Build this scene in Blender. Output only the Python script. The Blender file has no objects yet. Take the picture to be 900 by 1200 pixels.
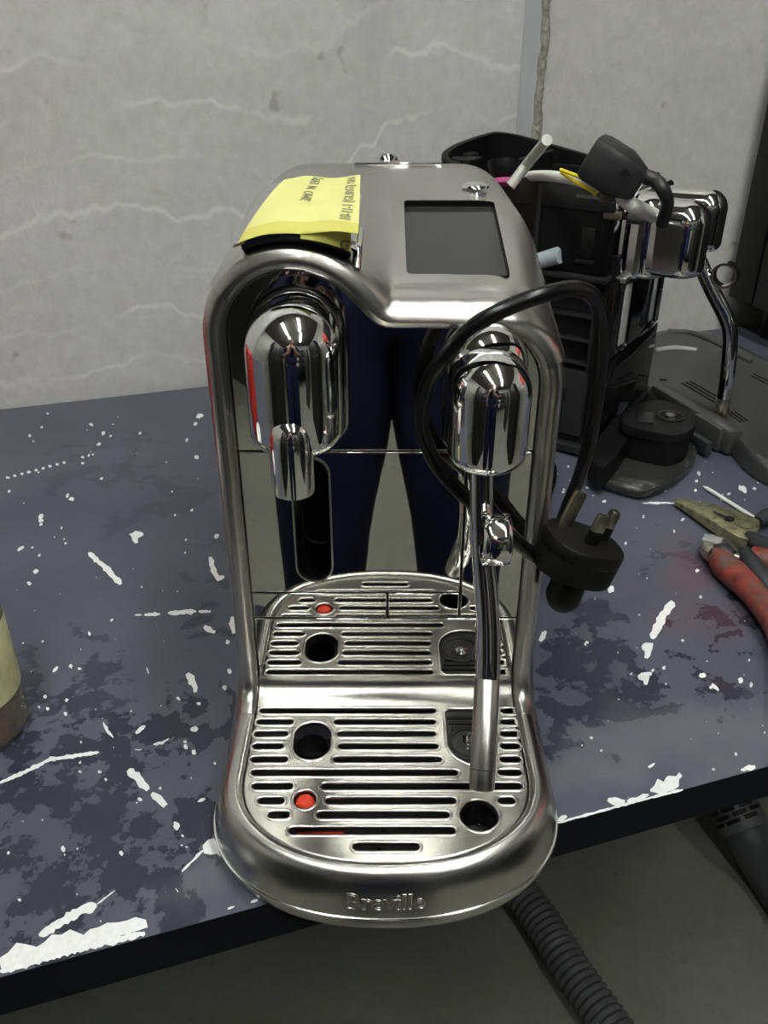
import bpy, bmesh, math, random
import numpy as np
from mathutils import Vector, Matrix, noise as mnoise
rnd = random.Random(7)
SC = bpy.context.scene
COL = SC.collection
PI = math.pi
# ------------------------------------------------------------------ camera / light / exposure
# machine frame "M": x right, y away from the viewer, z up, origin on the table under the mirror panel.
# room frame = M turned by YAW about z; the walls and the table are square to the room frame.
YAW = math.radians(17.6)
FPX, TH = 1000.0, math.radians(30.1)
CAM = Vector((-0.001, -0.445, 0.435))
ST, CT = math.sin(TH), math.cos(TH)
RW = Matrix.Rotation(-YAW, 4, 'Z')
FLOOR = -0.75
WALLY = 0.705
def Wv(p): return RW @ Vector(p)
cam = bpy.data.objects.new('camera', bpy.data.cameras.new('camera'))
COL.objects.link(cam)
cam.location = Wv(CAM)
cam.rotation_euler = (PI/2 - TH, 0, -YAW)
cam.data.sensor_fit = 'VERTICAL'; cam.data.sensor_height = 24
cam.data.lens = 24*FPX/1200
cam.data.clip_start = 0.02
SC.camera = cam
SC.view_settings.view_transform = 'Standard'
SC.view_settings.look = 'None'
SC.view_settings.gamma = 1.0
SC.view_settings.use_curve_mapping = False
SC.view_settings.exposure = 1.42
wd = bpy.data.worlds.new('world'); SC.world = wd; wd.use_nodes = True
wd.node_tree.nodes['Background'].inputs[0].default_value = (0.75, 0.8, 0.85, 1)
wd.node_tree.nodes['Background'].inputs[1].default_value = 0.05
TUBE_POWER = 23.0          # radiance of the fluorescent tubes
# ------------------------------------------------------------------ pixel -> point helpers (measured on the 900x1200 frame)
def ray(px, py):
    a, b = px-450, 600-py
    return Vector((a, FPX*CT+b*ST, -FPX*ST+b*CT))
def atz(px, py, z=0.0):
    d = ray(px, py); t = (z-CAM.z)/d.z
    return CAM+d*t
def aty(px, py, y=0.0):
    d = ray(px, py); t = (y-CAM.y)/d.y
    return CAM+d*t
def atpl(px, py, p0, n):
    d = ray(px, py); n = Vector(n)
    return CAM+d*((Vector(p0)-CAM).dot(n)/d.dot(n))
def atwall(px, py, yw=WALLY):
    n = Vector((-math.sin(YAW), math.cos(YAW), 0))
    return RW @ atpl(px, py, n*yw, n)
# ------------------------------------------------------------------ materials
def mat(name, col, rough=0.5, metal=0.0, bump=None, var=None, aniso=0.0, coat=0.0, trans=0.0, ior=1.45, emit=None, spec=None):
    """bump=(scale xyz, strength, distance)   var=(scale xyz, amount)"""
    m = bpy.data.materials.new(name); m.use_nodes = True
    nt = m.node_tree; b = nt.nodes['Principled BSDF']
    c = tuple(col)+(1,) if len(col) == 3 else col
    b.inputs['Base Color'].default_value = c
    b.inputs['Roughness'].default_value = rough
    b.inputs['Metallic'].default_value = metal
    b.inputs['IOR'].default_value = ior
    if aniso: b.inputs['Anisotropic'].default_value = aniso
    if coat: b.inputs['Coat Weight'].default_value = coat
    if trans: b.inputs['Transmission Weight'].default_value = trans
    if spec is not None: b.inputs['Specular IOR Level'].default_value = spec
    if emit:
        b.inputs['Emission Color'].default_value = tuple(emit[0])+(1,); b.inputs['Emission Strength'].default_value = emit[1]
    N = nt.nodes.new; L = nt.links.new
    tc = None
    def noise_at(scale, detail=4):
        nonlocal tc
        if tc is None: tc = N('ShaderNodeTexCoord')
        mp = N('ShaderNodeMapping'); mp.inputs['Scale'].default_value = scale
        L(tc.outputs['Object'], mp.inputs['Vector'])
        nz = N('ShaderNodeTexNoise'); nz.inputs['Scale'].default_value = 1; nz.inputs['Detail'].default_value = detail
        L(mp.outputs['Vector'], nz.inputs['Vector'])
        return nz.outputs['Fac']
    if var:
        f = noise_at(var[0])
        mr = N('ShaderNodeMapRange'); mr.inputs['From Min'].default_value = 0.3; mr.inputs['From Max'].default_value = 0.7
        mr.inputs['To Min'].default_value = 1-var[1]; mr.inputs['To Max'].default_value = 1+var[1]
        L(f, mr.inputs['Value'])
        mx = N('ShaderNodeMix'); mx.data_type = 'RGBA'; mx.blend_type = 'MULTIPLY'; mx.inputs['Factor'].default_value = 1
        mx.inputs[6].default_value = c
        L(mr.outputs[0], mx.inputs[7]); L(mx.outputs[2], b.inputs['Base Color'])
    if bump:
        f = noise_at(bump[0], 3)
        bp = N('ShaderNodeBump'); bp.inputs['Strength'].default_value = bump[1]; bp.inputs['Distance'].default_value = bump[2]
        L(f, bp.inputs['Height']); L(bp.outputs['Normal'], b.inputs['Normal'])
    return m
M = {}
M['steel'] = mat('brushed_steel', (0.60, 0.585, 0.55), 0.27, 1.0, bump=((60, 1500, 1500), 0.05, 0.001), var=((30, 30, 30), 0.05), aniso=0.4)
M['steel_v'] = mat('brushed_steel_upright', (0.58, 0.565, 0.53), 0.30, 1.0, bump=((1200, 1200, 50), 0.05, 0.001), var=((30, 30, 30), 0.05))
M['steel_grid'] = mat('satin_pressed_steel', (0.62, 0.60, 0.56), 0.26, 1.0, var=((40, 40, 40), 0.08), bump=((500, 500, 500), 0.04, 0.0006))
M['chrome'] = mat('chrome', (0.84, 0.84, 0.83), 0.025, 1.0)
M['chrome_dark'] = mat('dark_chrome', (0.30, 0.30, 0.31), 0.05, 1.0)
M['mirror'] = mat('polished_steel_panel', (0.70, 0.70, 0.66), 0.018, 1.0, bump=((14, 14, 14), 0.02, 0.002))
M['black'] = mat('black_plastic', (0.0055, 0.0055, 0.006), 0.40, spec=0.28, bump=((400, 400, 400), 0.1, 0.0005))
M['blackgloss'] = mat('black_gloss', (0.006, 0.006, 0.007), 0.07, coat=0.3)
M['void'] = mat('black_inside', (0.004, 0.004, 0.004), 0.6)
M['charcoal'] = mat('charcoal_plastic', (0.017, 0.0173, 0.018), 0.32, spec=0.5, bump=((300, 300, 300), 0.1, 0.0005))
M['cover'] = mat('dark_grey_cover_plastic', (0.058, 0.058, 0.055), 0.30, bump=((300, 300, 300), 0.08, 0.0005), spec=0.7)
M['satin_black'] = mat('satin_black_plate', (0.028, 0.028, 0.027), 0.16, spec=0.7)
M['plug_grey'] = mat('grey_moulded_plastic', (0.022, 0.022, 0.023), 0.40)
M['screen'] = mat('screen_glass', (0.030, 0.030, 0.029), 0.10, spec=0.55)
M['rubber'] = mat('cable_rubber', (0.0045, 0.0045, 0.005), 0.24, spec=0.4)
M['plug'] = mat('plug_plastic', (0.005, 0.0045, 0.0045), 0.42, spec=0.3, bump=((600, 600, 600), 0.15, 0.0004))
M['brass'] = mat('dull_plated_brass', (0.50, 0.47, 0.38), 0.28, 1.0)
M['red'] = mat('red_plastic', (0.62, 0.045, 0.02), 0.4)
M['note'] = mat('yellow_paper', (0.66, 0.64, 0.24), 0.8, var=((60, 60, 60), 0.03))
M['note_dark'] = mat('yellow_paper_gum_edge', (0.56, 0.53, 0.12), 0.75)
M['ink'] = mat('pen_ink', (0.05, 0.05, 0.07), 0.6)
M['white'] = mat('white_plastic', (0.75, 0.75, 0.70), 0.4)
M['clear'] = mat('milky_silicone_tube', (0.72, 0.74, 0.66), 0.25, trans=0.35)
M['yellow'] = mat('yellow_wire', (0.75, 0.62, 0.02), 0.4)
M['pink'] = mat('pink_seal', (0.55, 0.08, 0.25), 0.5)
M['bluegrey'] = mat('grey_silicone', (0.38, 0.43, 0.47), 0.35)
M['reflection_residue'] = mat('grey_white_reflection_and_residue', (0.42, 0.42, 0.41), 0.7)  # grey of the painted wall reflections, shared with the cover's residue
M['brown'] = mat('brown_plastic', (0.12, 0.10, 0.075), 0.4)
M['olive'] = mat('worn_olive_steel', (0.36, 0.345, 0.21), 0.42, 0.75, var=((90, 90, 90), 0.3), bump=((500, 500, 500), 0.1, 0.0005))
M['plier_steel'] = mat('worn_plier_steel', (0.48, 0.44, 0.38), 0.35, 0.9, var=((120, 120, 120), 0.35))
M['grip_red'] = mat('dirty_red_grip', (0.22, 0.042, 0.030), 0.5, var=((70, 70, 70), 0.5))
M['grip_dark'] = mat('dark_grip', (0.028, 0.030, 0.033), 0.42)
M['hose'] = mat('grey_hose', (0.10, 0.103, 0.106), 0.5, var=((20, 20, 20), 0.15))
M['hose_dark'] = mat('dark_hose', (0.055, 0.058, 0.062), 0.5)
M['navy'] = mat('navy_cloth', (0.010, 0.013, 0.055), 0.85, bump=((200, 200, 200), 0.2, 0.001))
M['skin'] = mat('skin', (0.48, 0.28, 0.20), 0.5)
M['hair'] = mat('dark_hair', (0.015, 0.011, 0.009), 0.5)
M['panelblack'] = mat('black_painted_steel', (0.013, 0.013, 0.013), 0.5, spec=0.3, var=((8, 8, 8), 0.2))
M['cream'] = mat('cream_paint', (0.45, 0.44, 0.40), 0.7)
M['redpaint'] = mat('red_paint', (0.55, 0.035, 0.02), 0.4)
M['shelf'] = mat('dark_shelf_steel', (0.04, 0.042, 0.046), 0.5)
M['carton'] = mat('brown_carton', (0.28, 0.19, 0.11), 0.8)
M['bluebox'] = mat('blue_plastic_bin', (0.02, 0.06, 0.26), 0.4)
M['sealant'] = mat('grey_sealant', (0.40, 0.41, 0.42), 0.6, var=((10, 10, 10), 0.06))
M['sealant_edge'] = mat('rough_mortar_edge', (0.33, 0.32, 0.27), 0.85, var=((120, 120, 120), 0.35), bump=((180, 180, 180), 0.9, 0.004))
M['tube'] = mat('lit_fluorescent_tube', (1, 1, 1), 0.5, emit=((0.97, 1.0, 0.96), TUBE_POWER))
M['lampbody'] = mat('white_lamp_body', (0.6, 0.6, 0.6), 0.5)
M['chip'] = mat('bare_white_primer', (0.80, 0.80, 0.79), 0.6, var=((300, 300, 300), 0.06))
M['tin'] = mat('grey_label', (0.30, 0.30, 0.30), 0.5)

SEEP_X = atwall(437, 60).x
def dirty(m, col2, scale, lo, hi):
    nt = m.node_tree; b = nt.nodes['Principled BSDF']; N = nt.nodes.new; L = nt.links.new
    src = b.inputs['Base Color'].links[0].from_socket
    tc = N('ShaderNodeTexCoord'); nz = N('ShaderNodeTexNoise'); nz.inputs['Scale'].default_value = scale; nz.inputs['Detail'].default_value = 5
    L(tc.outputs['Object'], nz.inputs['Vector'])
    mr = N('ShaderNodeMapRange'); mr.inputs['From Min'].default_value = lo; mr.inputs['From Max'].default_value = hi; L(nz.outputs['Fac'], mr.inputs['Value'])
    mx = N('ShaderNodeMix'); mx.data_type = 'RGBA'; mx.inputs[7].default_value = tuple(col2)+(1,); L(src, mx.inputs[6]); L(mr.outputs[0], mx.inputs['Factor'])
    L(mx.outputs[2], b.inputs['Base Color'])
dirty(M['grip_red'], (0.10, 0.075, 0.06), 60, 0.46, 0.66)
dirty(M['olive'], (0.16, 0.14, 0.085), 110, 0.5, 0.7)
def concrete(name, base, dark, streak, seed, streaks=True):
    m = bpy.data.materials.new(name); m.use_nodes = True
    nt = m.node_tree; b = nt.nodes['Principled BSDF']; N = nt.nodes.new; L = nt.links.new
    b.inputs['Roughness'].default_value = 0.8
    tc = N('ShaderNodeTexCoord')
    def nz(scale, detail=6, rough=0.6, off=0):
        mp = N('ShaderNodeMapping'); mp.inputs['Scale'].default_value = scale; mp.inputs['Location'].default_value = (seed+off, off, 0)
        L(tc.outputs['Object'], mp.inputs['Vector'])
        n = N('ShaderNodeTexNoise'); n.inputs['Scale'].default_value = 1; n.inputs['Detail'].default_value = detail; n.inputs['Roughness'].default_value = rough
        L(mp.outputs['Vector'], n.inputs['Vector']); return n.outputs['Fac']
    def ramp(f, a, c, ca, cb):
        r = N('ShaderNodeValToRGB'); r.color_ramp.elements[0].position = a; r.color_ramp.elements[1].position = c
        r.color_ramp.elements[0].color = ca; r.color_ramp.elements[1].color = cb
        L(f, r.inputs['Fac']); return r.outputs['Color']
    def mix(a, bb, fac, mode='MIX'):
        x = N('ShaderNodeMix'); x.data_type = 'RGBA'; x.blend_type = mode
        L(a, x.inputs[6]); L(bb, x.inputs[7])
        if isinstance(fac, float): x.inputs['Factor'].default_value = fac
        else: L(fac, x.inputs['Factor'])
        return x.outputs[2]
    c = ramp(nz((5, 5, 9)), 0.3, 0.72, dark+(1,), base+(1,))
    fine = ramp(nz((60, 60, 70), 5, 0.7, 3), 0.25, 0.75, (0.86, 0.86, 0.86, 1), (1.08, 1.08, 1.08, 1))
    c = mix(c, fine, 1.0, 'MULTIPLY')
    if streaks:
        # thin pale run marks: contour lines of height warped by noise
        sp = N('ShaderNodeSeparateXYZ'); L(tc.outputs['Object'], sp.inputs[0])
        w = nz((3.2, 3.2, 1.2), 5, 0.55, 11)
        def math_(op, a, v):
            n = N('ShaderNodeMath'); n.operation = op
            L(a, n.inputs[0])
            if isinstance(v, (int, float)): n.inputs[1].default_value = v
            else: L(v, n.inputs[1])
            return n.outputs[0]
        h = math_('ADD', math_('MULTIPLY', sp.outputs['Z'], 15.0), math_('MULTIPLY', w, 4.6))
        h = math_('ADD', h, math_('MULTIPLY', sp.outputs['X'], -0.9))
        fr = math_('ABSOLUTE', math_('SUBTRACT', math_('FRACT', h, 0), 0.5), 0)
        line = ramp(fr, 0.015, 0.075, (1, 1, 1, 1), (0, 0, 0, 1))
        msk = ramp(nz((6, 6, 16), 3, 0.5, 21), 0.42, 0.6, (0, 0, 0, 1), (1, 1, 1, 1))
        lm = mix(line, msk, 1.0, 'MULTIPLY')
        bl = N('ShaderNodeRGBToBW'); L(lm, bl.inputs[0])
        mul = math_('MULTIPLY', bl.outputs[0], 0.6)
        st = N('ShaderNodeRGB'); st.outputs[0].default_value = streak+(1,)
        c = mix(c, st.outputs[0], mul)
    if streaks:     # a grey seep mark running down the wall
        xd = math_('ABSOLUTE', math_('SUBTRACT', sp.outputs['X'], SEEP_X), 0)
        k1 = N('ShaderNodeMapRange'); k1.inputs['From Min'].default_value = 0.0; k1.inputs['From Max'].default_value = 0.045; k1.inputs['To Min'].default_value = 1; k1.inputs['To Max'].default_value = 0; L(xd, k1.inputs['Value'])
        k2 = N('ShaderNodeMapRange'); k2.inputs['From Min'].default_value = 0.28; k2.inputs['From Max'].default_value = 0.50; L(sp.outputs['Z'], k2.inputs['Value'])
        sk_ = math_('MULTIPLY', math_('MULTIPLY', k1.outputs[0], k2.outputs[0]), math_('MULTIPLY', nz((14, 14, 7), 4, 0.6, 51), 0.75))
        sg = N('ShaderNodeRGB'); sg.outputs[0].default_value = (0.22, 0.22, 0.21, 1)
        c = mix(c, sg.outputs[0], sk_)
    pits = ramp(nz((22, 22, 22), 2, 0.5, 31), 0.24, 0.28, (0.5, 0.47, 0.40, 1), (1, 1, 1, 1))
    c = mix(c, pits, 0.6, 'MULTIPLY')
    L(c, b.inputs['Base Color'])
    bp = N('ShaderNodeBump'); bp.inputs['Strength'].default_value = 0.25; bp.inputs['Distance'].default_value = 0.004
    L(nz((90, 90, 90), 4, 0.6, 41), bp.inputs['Height']); L(bp.outputs['Normal'], b.inputs['Normal'])
    return m
M['wall'] = concrete('streaked_concrete', (0.585, 0.585, 0.57), (0.50, 0.50, 0.48), (0.72, 0.72, 0.69), 0.0)
M['wall2'] = concrete('mottled_concrete', (0.56, 0.55, 0.525), (0.47, 0.46, 0.435), (0.6, 0.6, 0.57), 7.0, False)
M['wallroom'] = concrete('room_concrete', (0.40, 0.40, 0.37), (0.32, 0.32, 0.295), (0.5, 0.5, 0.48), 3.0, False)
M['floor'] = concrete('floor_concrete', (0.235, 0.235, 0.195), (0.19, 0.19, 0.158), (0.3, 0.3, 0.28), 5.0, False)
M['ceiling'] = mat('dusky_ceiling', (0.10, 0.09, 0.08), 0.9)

def table_material():
    m = bpy.data.materials.new('worn_navy_table_paint'); m.use_nodes = True
    nt = m.node_tree; b = nt.nodes['Principled BSDF']; N = nt.nodes.new; L = nt.links.new
    tc = N('ShaderNodeTexCoord')
    def nz(scale, detail=5, rough=0.6, off=0.0):
        mp = N('ShaderNodeMapping'); mp.inputs['Scale'].default_value = scale; mp.inputs['Location'].default_value = (off, off, 0)
        L(tc.outputs['Object'], mp.inputs['Vector'])
        n = N('ShaderNodeTexNoise'); n.inputs['Scale'].default_value = 1; n.inputs['Detail'].default_value = detail; n.inputs['Roughness'].default_value = rough
        L(mp.outputs['Vector'], n.inputs['Vector']); return n.outputs['Fac']
    def rng(f, a, c, d, e):
        r = N('ShaderNodeMapRange'); r.inputs['From Min'].default_value = a; r.inputs['From Max'].default_value = c
        r.inputs['To Min'].default_value = d; r.inputs['To Max'].default_value = e
        L(f, r.inputs['Value']); return r.outputs[0]
    def mth(op, a, v):
        n = N('ShaderNodeMath'); n.operation = op; L(a, n.inputs[0])
        if isinstance(v, (int, float)): n.inputs[1].default_value = v
        else: L(v, n.inputs[1])
        return n.outputs[0]
    def mix(a, bb, f):
        x = N('ShaderNodeMix'); x.data_type = 'RGBA'
        for s, i in ((a, 6), (bb, 7)):
            if isinstance(s, tuple): x.inputs[i].default_value = s
            else: L(s, x.inputs[i])
        if isinstance(f, float): x.inputs['Factor'].default_value = f
        else: L(f, x.inputs['Factor'])
        return x.outputs[2]
    at = N('ShaderNodeAttribute'); at.attribute_name = 'stain'
    rd = N('ShaderNodeAttribute'); rd.attribute_name = 'redspill'
    n1 = nz((34, 34, 34), 5, 0.62); n2 = nz((150, 150, 150), 4, 0.6, 5.0)
    s = mth('ADD', at.outputs['Fac'], mth('MULTIPLY', mth('SUBTRACT', n1, 0.5), 1.9))
    s = mth('ADD', s, mth('MULTIPLY', mth('SUBTRACT', n2, 0.5), 0.5))
    spz = N('ShaderNodeSeparateXYZ'); L(tc.outputs['Object'], spz.inputs[0])
    mask = mth('MULTIPLY', rng(s, 0.47, 0.53, 0.0, 1.0), rng(spz.outputs['Y'], 0.06, 0.26, 1.0, 0.45))
    big = nz((7, 7, 7), 3, 0.5, 9.0)
    base = mix((0.066, 0.070, 0.095, 1), (0.085, 0.089, 0.116, 1), rng(big, 0.35, 0.65, 0, 1))
    col = mix(base, (0.030, 0.032, 0.050, 1), mask)
    col = mix(col, (0.16, 0.062, 0.066, 1), mth('MULTIPLY', rng(mth('ADD', rd.outputs['Fac'], mth('MULTIPLY', mth('SUBTRACT', n1, 0.5), 1.2)), 0.35, 1.0, 0, 1), 0.34))
    # fine scratches
    scr = nz((9, 420, 10), 2, 0.5, 2.0); sc2 = nz((420, 14, 10), 2, 0.5, 4.0)
    k = mth('MAXIMUM', rng(scr, 0.68, 0.72, 0, 1), rng(sc2, 0.69, 0.73, 0, 1))
    wear = N('ShaderNodeAttribute'); wear.attribute_name = 'wear'
    col = mix(col, (0.22, 0.22, 0.24, 1), mth('MULTIPLY', k, mth('ADD', mth('MULTIPLY', wear.outputs['Fac'], 0.5), 0.06)))
    col = mix(col, (0.17, 0.165, 0.18, 1), mth('MULTIPLY', wear.outputs['Fac'], 0.55))
    spk = nz((330, 330, 330), 1, 0.5, 3.0)
    col = mix(col, (0.55, 0.55, 0.55, 1), rng(spk, 0.815, 0.83, 0, 0.8))
    L(col, b.inputs['Base Color'])
    b.inputs['Specular IOR Level'].default_value = 0.42
    L(rng(mask, 0, 1, 0.36, 0.27), b.inputs['Roughness'])
    bp = N('ShaderNodeBump'); bp.inputs['Strength'].default_value = 0.12; bp.inputs['Distance'].default_value = 0.001
    L(mth('SUBTRACT', n2, mask), bp.inputs['Height']); L(bp.outputs['Normal'], b.inputs['Normal'])
    return m
M['table'] = table_material()
M['table_edge'] = mat('dark_table_edge', (0.006, 0.0065, 0.010), 0.7, spec=0.15)

# ------------------------------------------------------------------ mesh building
class MB:
    def __init__(s): s.v = []; s.f = []
    def add(s, vs, fs):
        o = len(s.v); s.v += [tuple(p) for p in vs]; s.f += [tuple(i+o for i in f) for f in fs]; return s
    def box(s, c, size, rot=None, bev=0.0, seg=2):
        bm = bmesh.new(); bmesh.ops.create_cube(bm, size=1)
        for v in bm.verts: v.co = Vector((v.co.x*size[0], v.co.y*size[1], v.co.z*size[2]))
        if bev: bmesh.ops.bevel(bm, geom=bm.edges[:], offset=bev, segments=seg, affect='EDGES', profile=0.5)
        mt = Matrix.Translation(c) @ (rot.to_4x4() if rot else Matrix())
        bm.verts.index_update()
        s.add([mt @ v.co for v in bm.verts], [[v.index for v in f.verts] for f in bm.faces]); bm.free(); return s
    def rings(s, rings, closed=True, cap0=True, cap1=True):
        n = len(rings[0]); vs = [p for r in rings for p in r]; fs = []
        for i in range(len(rings)-1):
            for j in range(n if closed else n-1):
                k = (j+1) % n
                fs.append((i*n+j, i*n+k, (i+1)*n+k, (i+1)*n+j))
        if cap0: fs.append(tuple(range(n))[::-1])
        if cap1: fs.append(tuple((len(rings)-1)*n+j for j in range(n)))
        return s.add(vs, fs)
    def tube(s, pts, r, seg=12, sub=0, cap=True):
        pts = [Vector(p) for p in pts]
        rs = list(r) if isinstance(r, (list, tuple)) else [r]*len(pts)
        if sub: pts, rs = spline(pts, rs, sub)
        rings = []; up = None
        for i, p in enumerate(pts):
            t = (pts[min(i+1, len(pts)-1)]-pts[max(i-1, 0)]).normalized()
            if up is None:
                up = Vector((0, 0, 1)) if abs(t.z) < 0.9 else Vector((1, 0, 0))
            a = (up-t*up.dot(t)).normalized(); b = t.cross(a); up = a
            rings.append([p+(a*math.cos(2*PI*j/seg)+b*math.sin(2*PI*j/seg))*rs[i] for j in range(seg)])
        return s.rings(rings, True, cap, cap)
    def lathe(s, prof, c=(0, 0, 0), axis=(0, 0, 1), seg=32, cap=True):
        ax = Vector(axis).normalized(); a = Vector((1, 0, 0)) if abs(ax.x) < 0.9 else Vector((0, 1, 0))
        a = (a-ax*a.dot(ax)).normalized(); b = ax.cross(a); c = Vector(c)
        rings = [[c+ax*z+(a*math.cos(2*PI*j/seg)+b*math.sin(2*PI*j/seg))*max(r, 1e-5) for j in range(seg)] for r, z in prof]
        return s.rings(rings, True, cap, cap)
    def prism(s, poly, f0, f1):
        """poly 2d -> two outlines f0(p), f1(p) joined by sides"""
        return s.rings([[f0(p) for p in poly], [f1(p) for p in poly]])
    def grid(s, rows):
        return s.rings(rows, False, False, False)
def spline(pts, rs, sub):
    P = [pts[0]*2-pts[1]]+pts+[pts[-1]*2-pts[-2]]; out = []; ro = []
    for i in range(1, len(P)-2):
        for k in range(sub):
            t = k/sub; a, b, c, d = P[i-1], P[i], P[i+1], P[i+2]
            out.append(0.5*((2*b)+(c-a)*t+(2*a-5*b+4*c-d)*t*t+(3*b-a-3*c+d)*t**3))
            ro.append(rs[i-1]*(1-t)+rs[i]*t)
    out.append(pts[-1]); ro.append(rs[-1]); return out, ro
def sph(s, c, r, seg=16, sc=(1, 1, 1), n=8):
    prof = [(r*math.sin(PI*k/n), -r*math.cos(PI*k/n)) for k in range(n+1)]
    t = MB().lathe(prof, (0, 0, 0), seg=seg, cap=False)
    return s.add([(c[0]+p[0]*sc[0], c[1]+p[1]*sc[1], c[2]+p[2]*sc[2]) for p in t.v], t.f)
def mesh_from(name, vs, fs, m, ang=38):
    me = bpy.data.meshes.new(name); me.from_pydata([tuple(v) for v in vs], [], fs)
    bm = bmesh.new(); bm.from_mesh(me); bmesh.ops.recalc_face_normals(bm, faces=bm.faces); bm.to_mesh(me); bm.free()
    me.polygons.foreach_set('use_smooth', [True]*len(me.polygons))
    me.set_sharp_from_angle(angle=math.radians(ang))
    if m: me.materials.append(m)
    return me
FR = {}     # thing -> (base in M, turn in M)
def thing(name, label, cat, base=(0, 0, 0), rot=0.0, group=None):
    o = bpy.data.objects.new(name, None); COL.objects.link(o); o.empty_display_size = 0.05
    o.location = Wv(base); o.rotation_euler = (0, 0, rot-YAW)
    o['label'] = label; o['category'] = cat
    if group: o['group'] = group
    FR[o.name] = (Vector(base), rot); return o
def rootof(o):
    while o.parent: o = o.parent
    return o
def part(name, mb, m, parent, ang=38, space='M', label=None, kind=None, post=None):
    base, rot = FR[rootof(parent).name]
    vs = mb.v
    if space == 'M':
        q = Matrix.Rotation(-rot, 4, 'Z') @ Matrix.Translation(-base)
        vs = [q @ Vector(p) for p in vs]
    o = bpy.data.objects.new(name, mesh_from(name, vs, mb.f, M[m] if isinstance(m, str) else m, ang))
    COL.objects.link(o); o.parent = parent
    if label: o['label'] = label
    if kind: o['kind'] = kind
    return o
def single(name, mb, m, label, cat, base=(0, 0, 0), group=None, ang=38):
    """a thing that is one mesh, given in M"""
    b = Vector(base)
    o = bpy.data.objects.new(name, mesh_from(name, [Vector(p)-b for p in mb.v], mb.f, M[m], ang)); COL.objects.link(o)
    o.location = Wv(b); o.rotation_euler = (0, 0, -YAW)
    o['label'] = label; o['category'] = cat
    if group: o['group'] = group
    FR[o.name] = (b, 0.0); return o
def struct(name, mb, m, ang=38, parent=None):
    """setting piece in room coordinates"""
    o = bpy.data.objects.new(name, mesh_from(name, mb.v, mb.f, M[m], ang)); COL.objects.link(o)
    o['kind'] = 'structure'; return o
def baked(o):
    dg = bpy.context.evaluated_depsgraph_get(); dg.update()
    me = bpy.data.meshes.new_from_object(o.evaluated_get(dg)); return me
def apply_mods(o, ang=38):
    bpy.context.view_layer.update()
    me = baked(o); o.modifiers.clear(); o.data = me
    me.polygons.foreach_set('use_smooth', [True]*len(me.polygons)); me.set_sharp_from_angle(angle=math.radians(ang)); return o
def plate(outer, holes, thick, bev, f, res=2):
    """flat plate with holes and rounded edges; f maps (u, v, w) to a point; w=0 is the front face"""
    cu = bpy.data.curves.new('tmp', 'CURVE'); cu.dimensions = '2D'; cu.fill_mode = 'BOTH'
    for loop in [outer]+holes:
        sp = cu.splines.new('POLY'); sp.points.add(len(loop)-1)
        for i, p in enumerate(loop): sp.points[i].co = (p[0], p[1], 0, 1)
        sp.use_cyclic_u = True
    cu.extrude = max(thick/2-bev, 1e-5); cu.bevel_depth = bev; cu.bevel_resolution = res; cu.offset = -bev
    o = bpy.data.objects.new('tmp', cu); COL.objects.link(o); bpy.context.view_layer.update()
    me = baked(o)
    vs = [f(v.co.x, v.co.y, v.co.z-thick/2) for v in me.vertices]; fs = [tuple(p.vertices) for p in me.polygons]
    bpy.data.objects.remove(o); bpy.data.curves.remove(cu); bpy.data.meshes.remove(me)
    mb = MB(); mb.add(vs, fs); return mb
def text_mesh(body, size, f, outline=None, ext=0.0, spacing=1.0):
    cu = bpy.data.curves.new('tmp', 'FONT'); cu.body = body; cu.size = size; cu.align_x = 'CENTER'; cu.space_character = spacing
    if outline: cu.fill_mode = 'NONE'; cu.bevel_depth = outline; cu.bevel_resolution = 1
    else: cu.extrude = ext
    cu.resolution_u = 3
    o = bpy.data.objects.new('tmp', cu); COL.objects.link(o); bpy.context.view_layer.update()
    me = baked(o)
    mb = MB(); mb.add([f(v.co.x, v.co.y, v.co.z) for v in me.vertices], [tuple(p.vertices) for p in me.polygons])
    bpy.data.objects.remove(o); bpy.data.curves.remove(cu); bpy.data.meshes.remove(me); return mb
def stadium(x0, x1, y, h, n=6):
    r = h/2; pts = []
    for k in range(n+1):
        a = -PI/2+PI*k/n; pts.append((x1-r+r*math.cos(a), y+r*math.sin(a)))
    for k in range(n+1):
        a = PI/2+PI*k/n; pts.append((x0+r+r*math.cos(a), y+r*math.sin(a)))
    return pts
def circ(x, y, rx, ry=None, n=24):
    ry = ry or rx
    return [(x+rx*math.cos(2*PI*k/n), y+ry*math.sin(2*PI*k/n)) for k in range(n)]
def rrect(x0, y0, x1, y1, r, n=4):
    out = []
    for cx, cy, a0 in ((x1-r, y1-r, 0), (x0+r, y1-r, PI/2), (x0+r, y0+r, PI), (x1-r, y0+r, 1.5*PI)):
        for k in range(n+1):
            a = a0+PI/2*k/n; out.append((cx+r*math.cos(a), cy+r*math.sin(a)))
    return out

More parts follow.
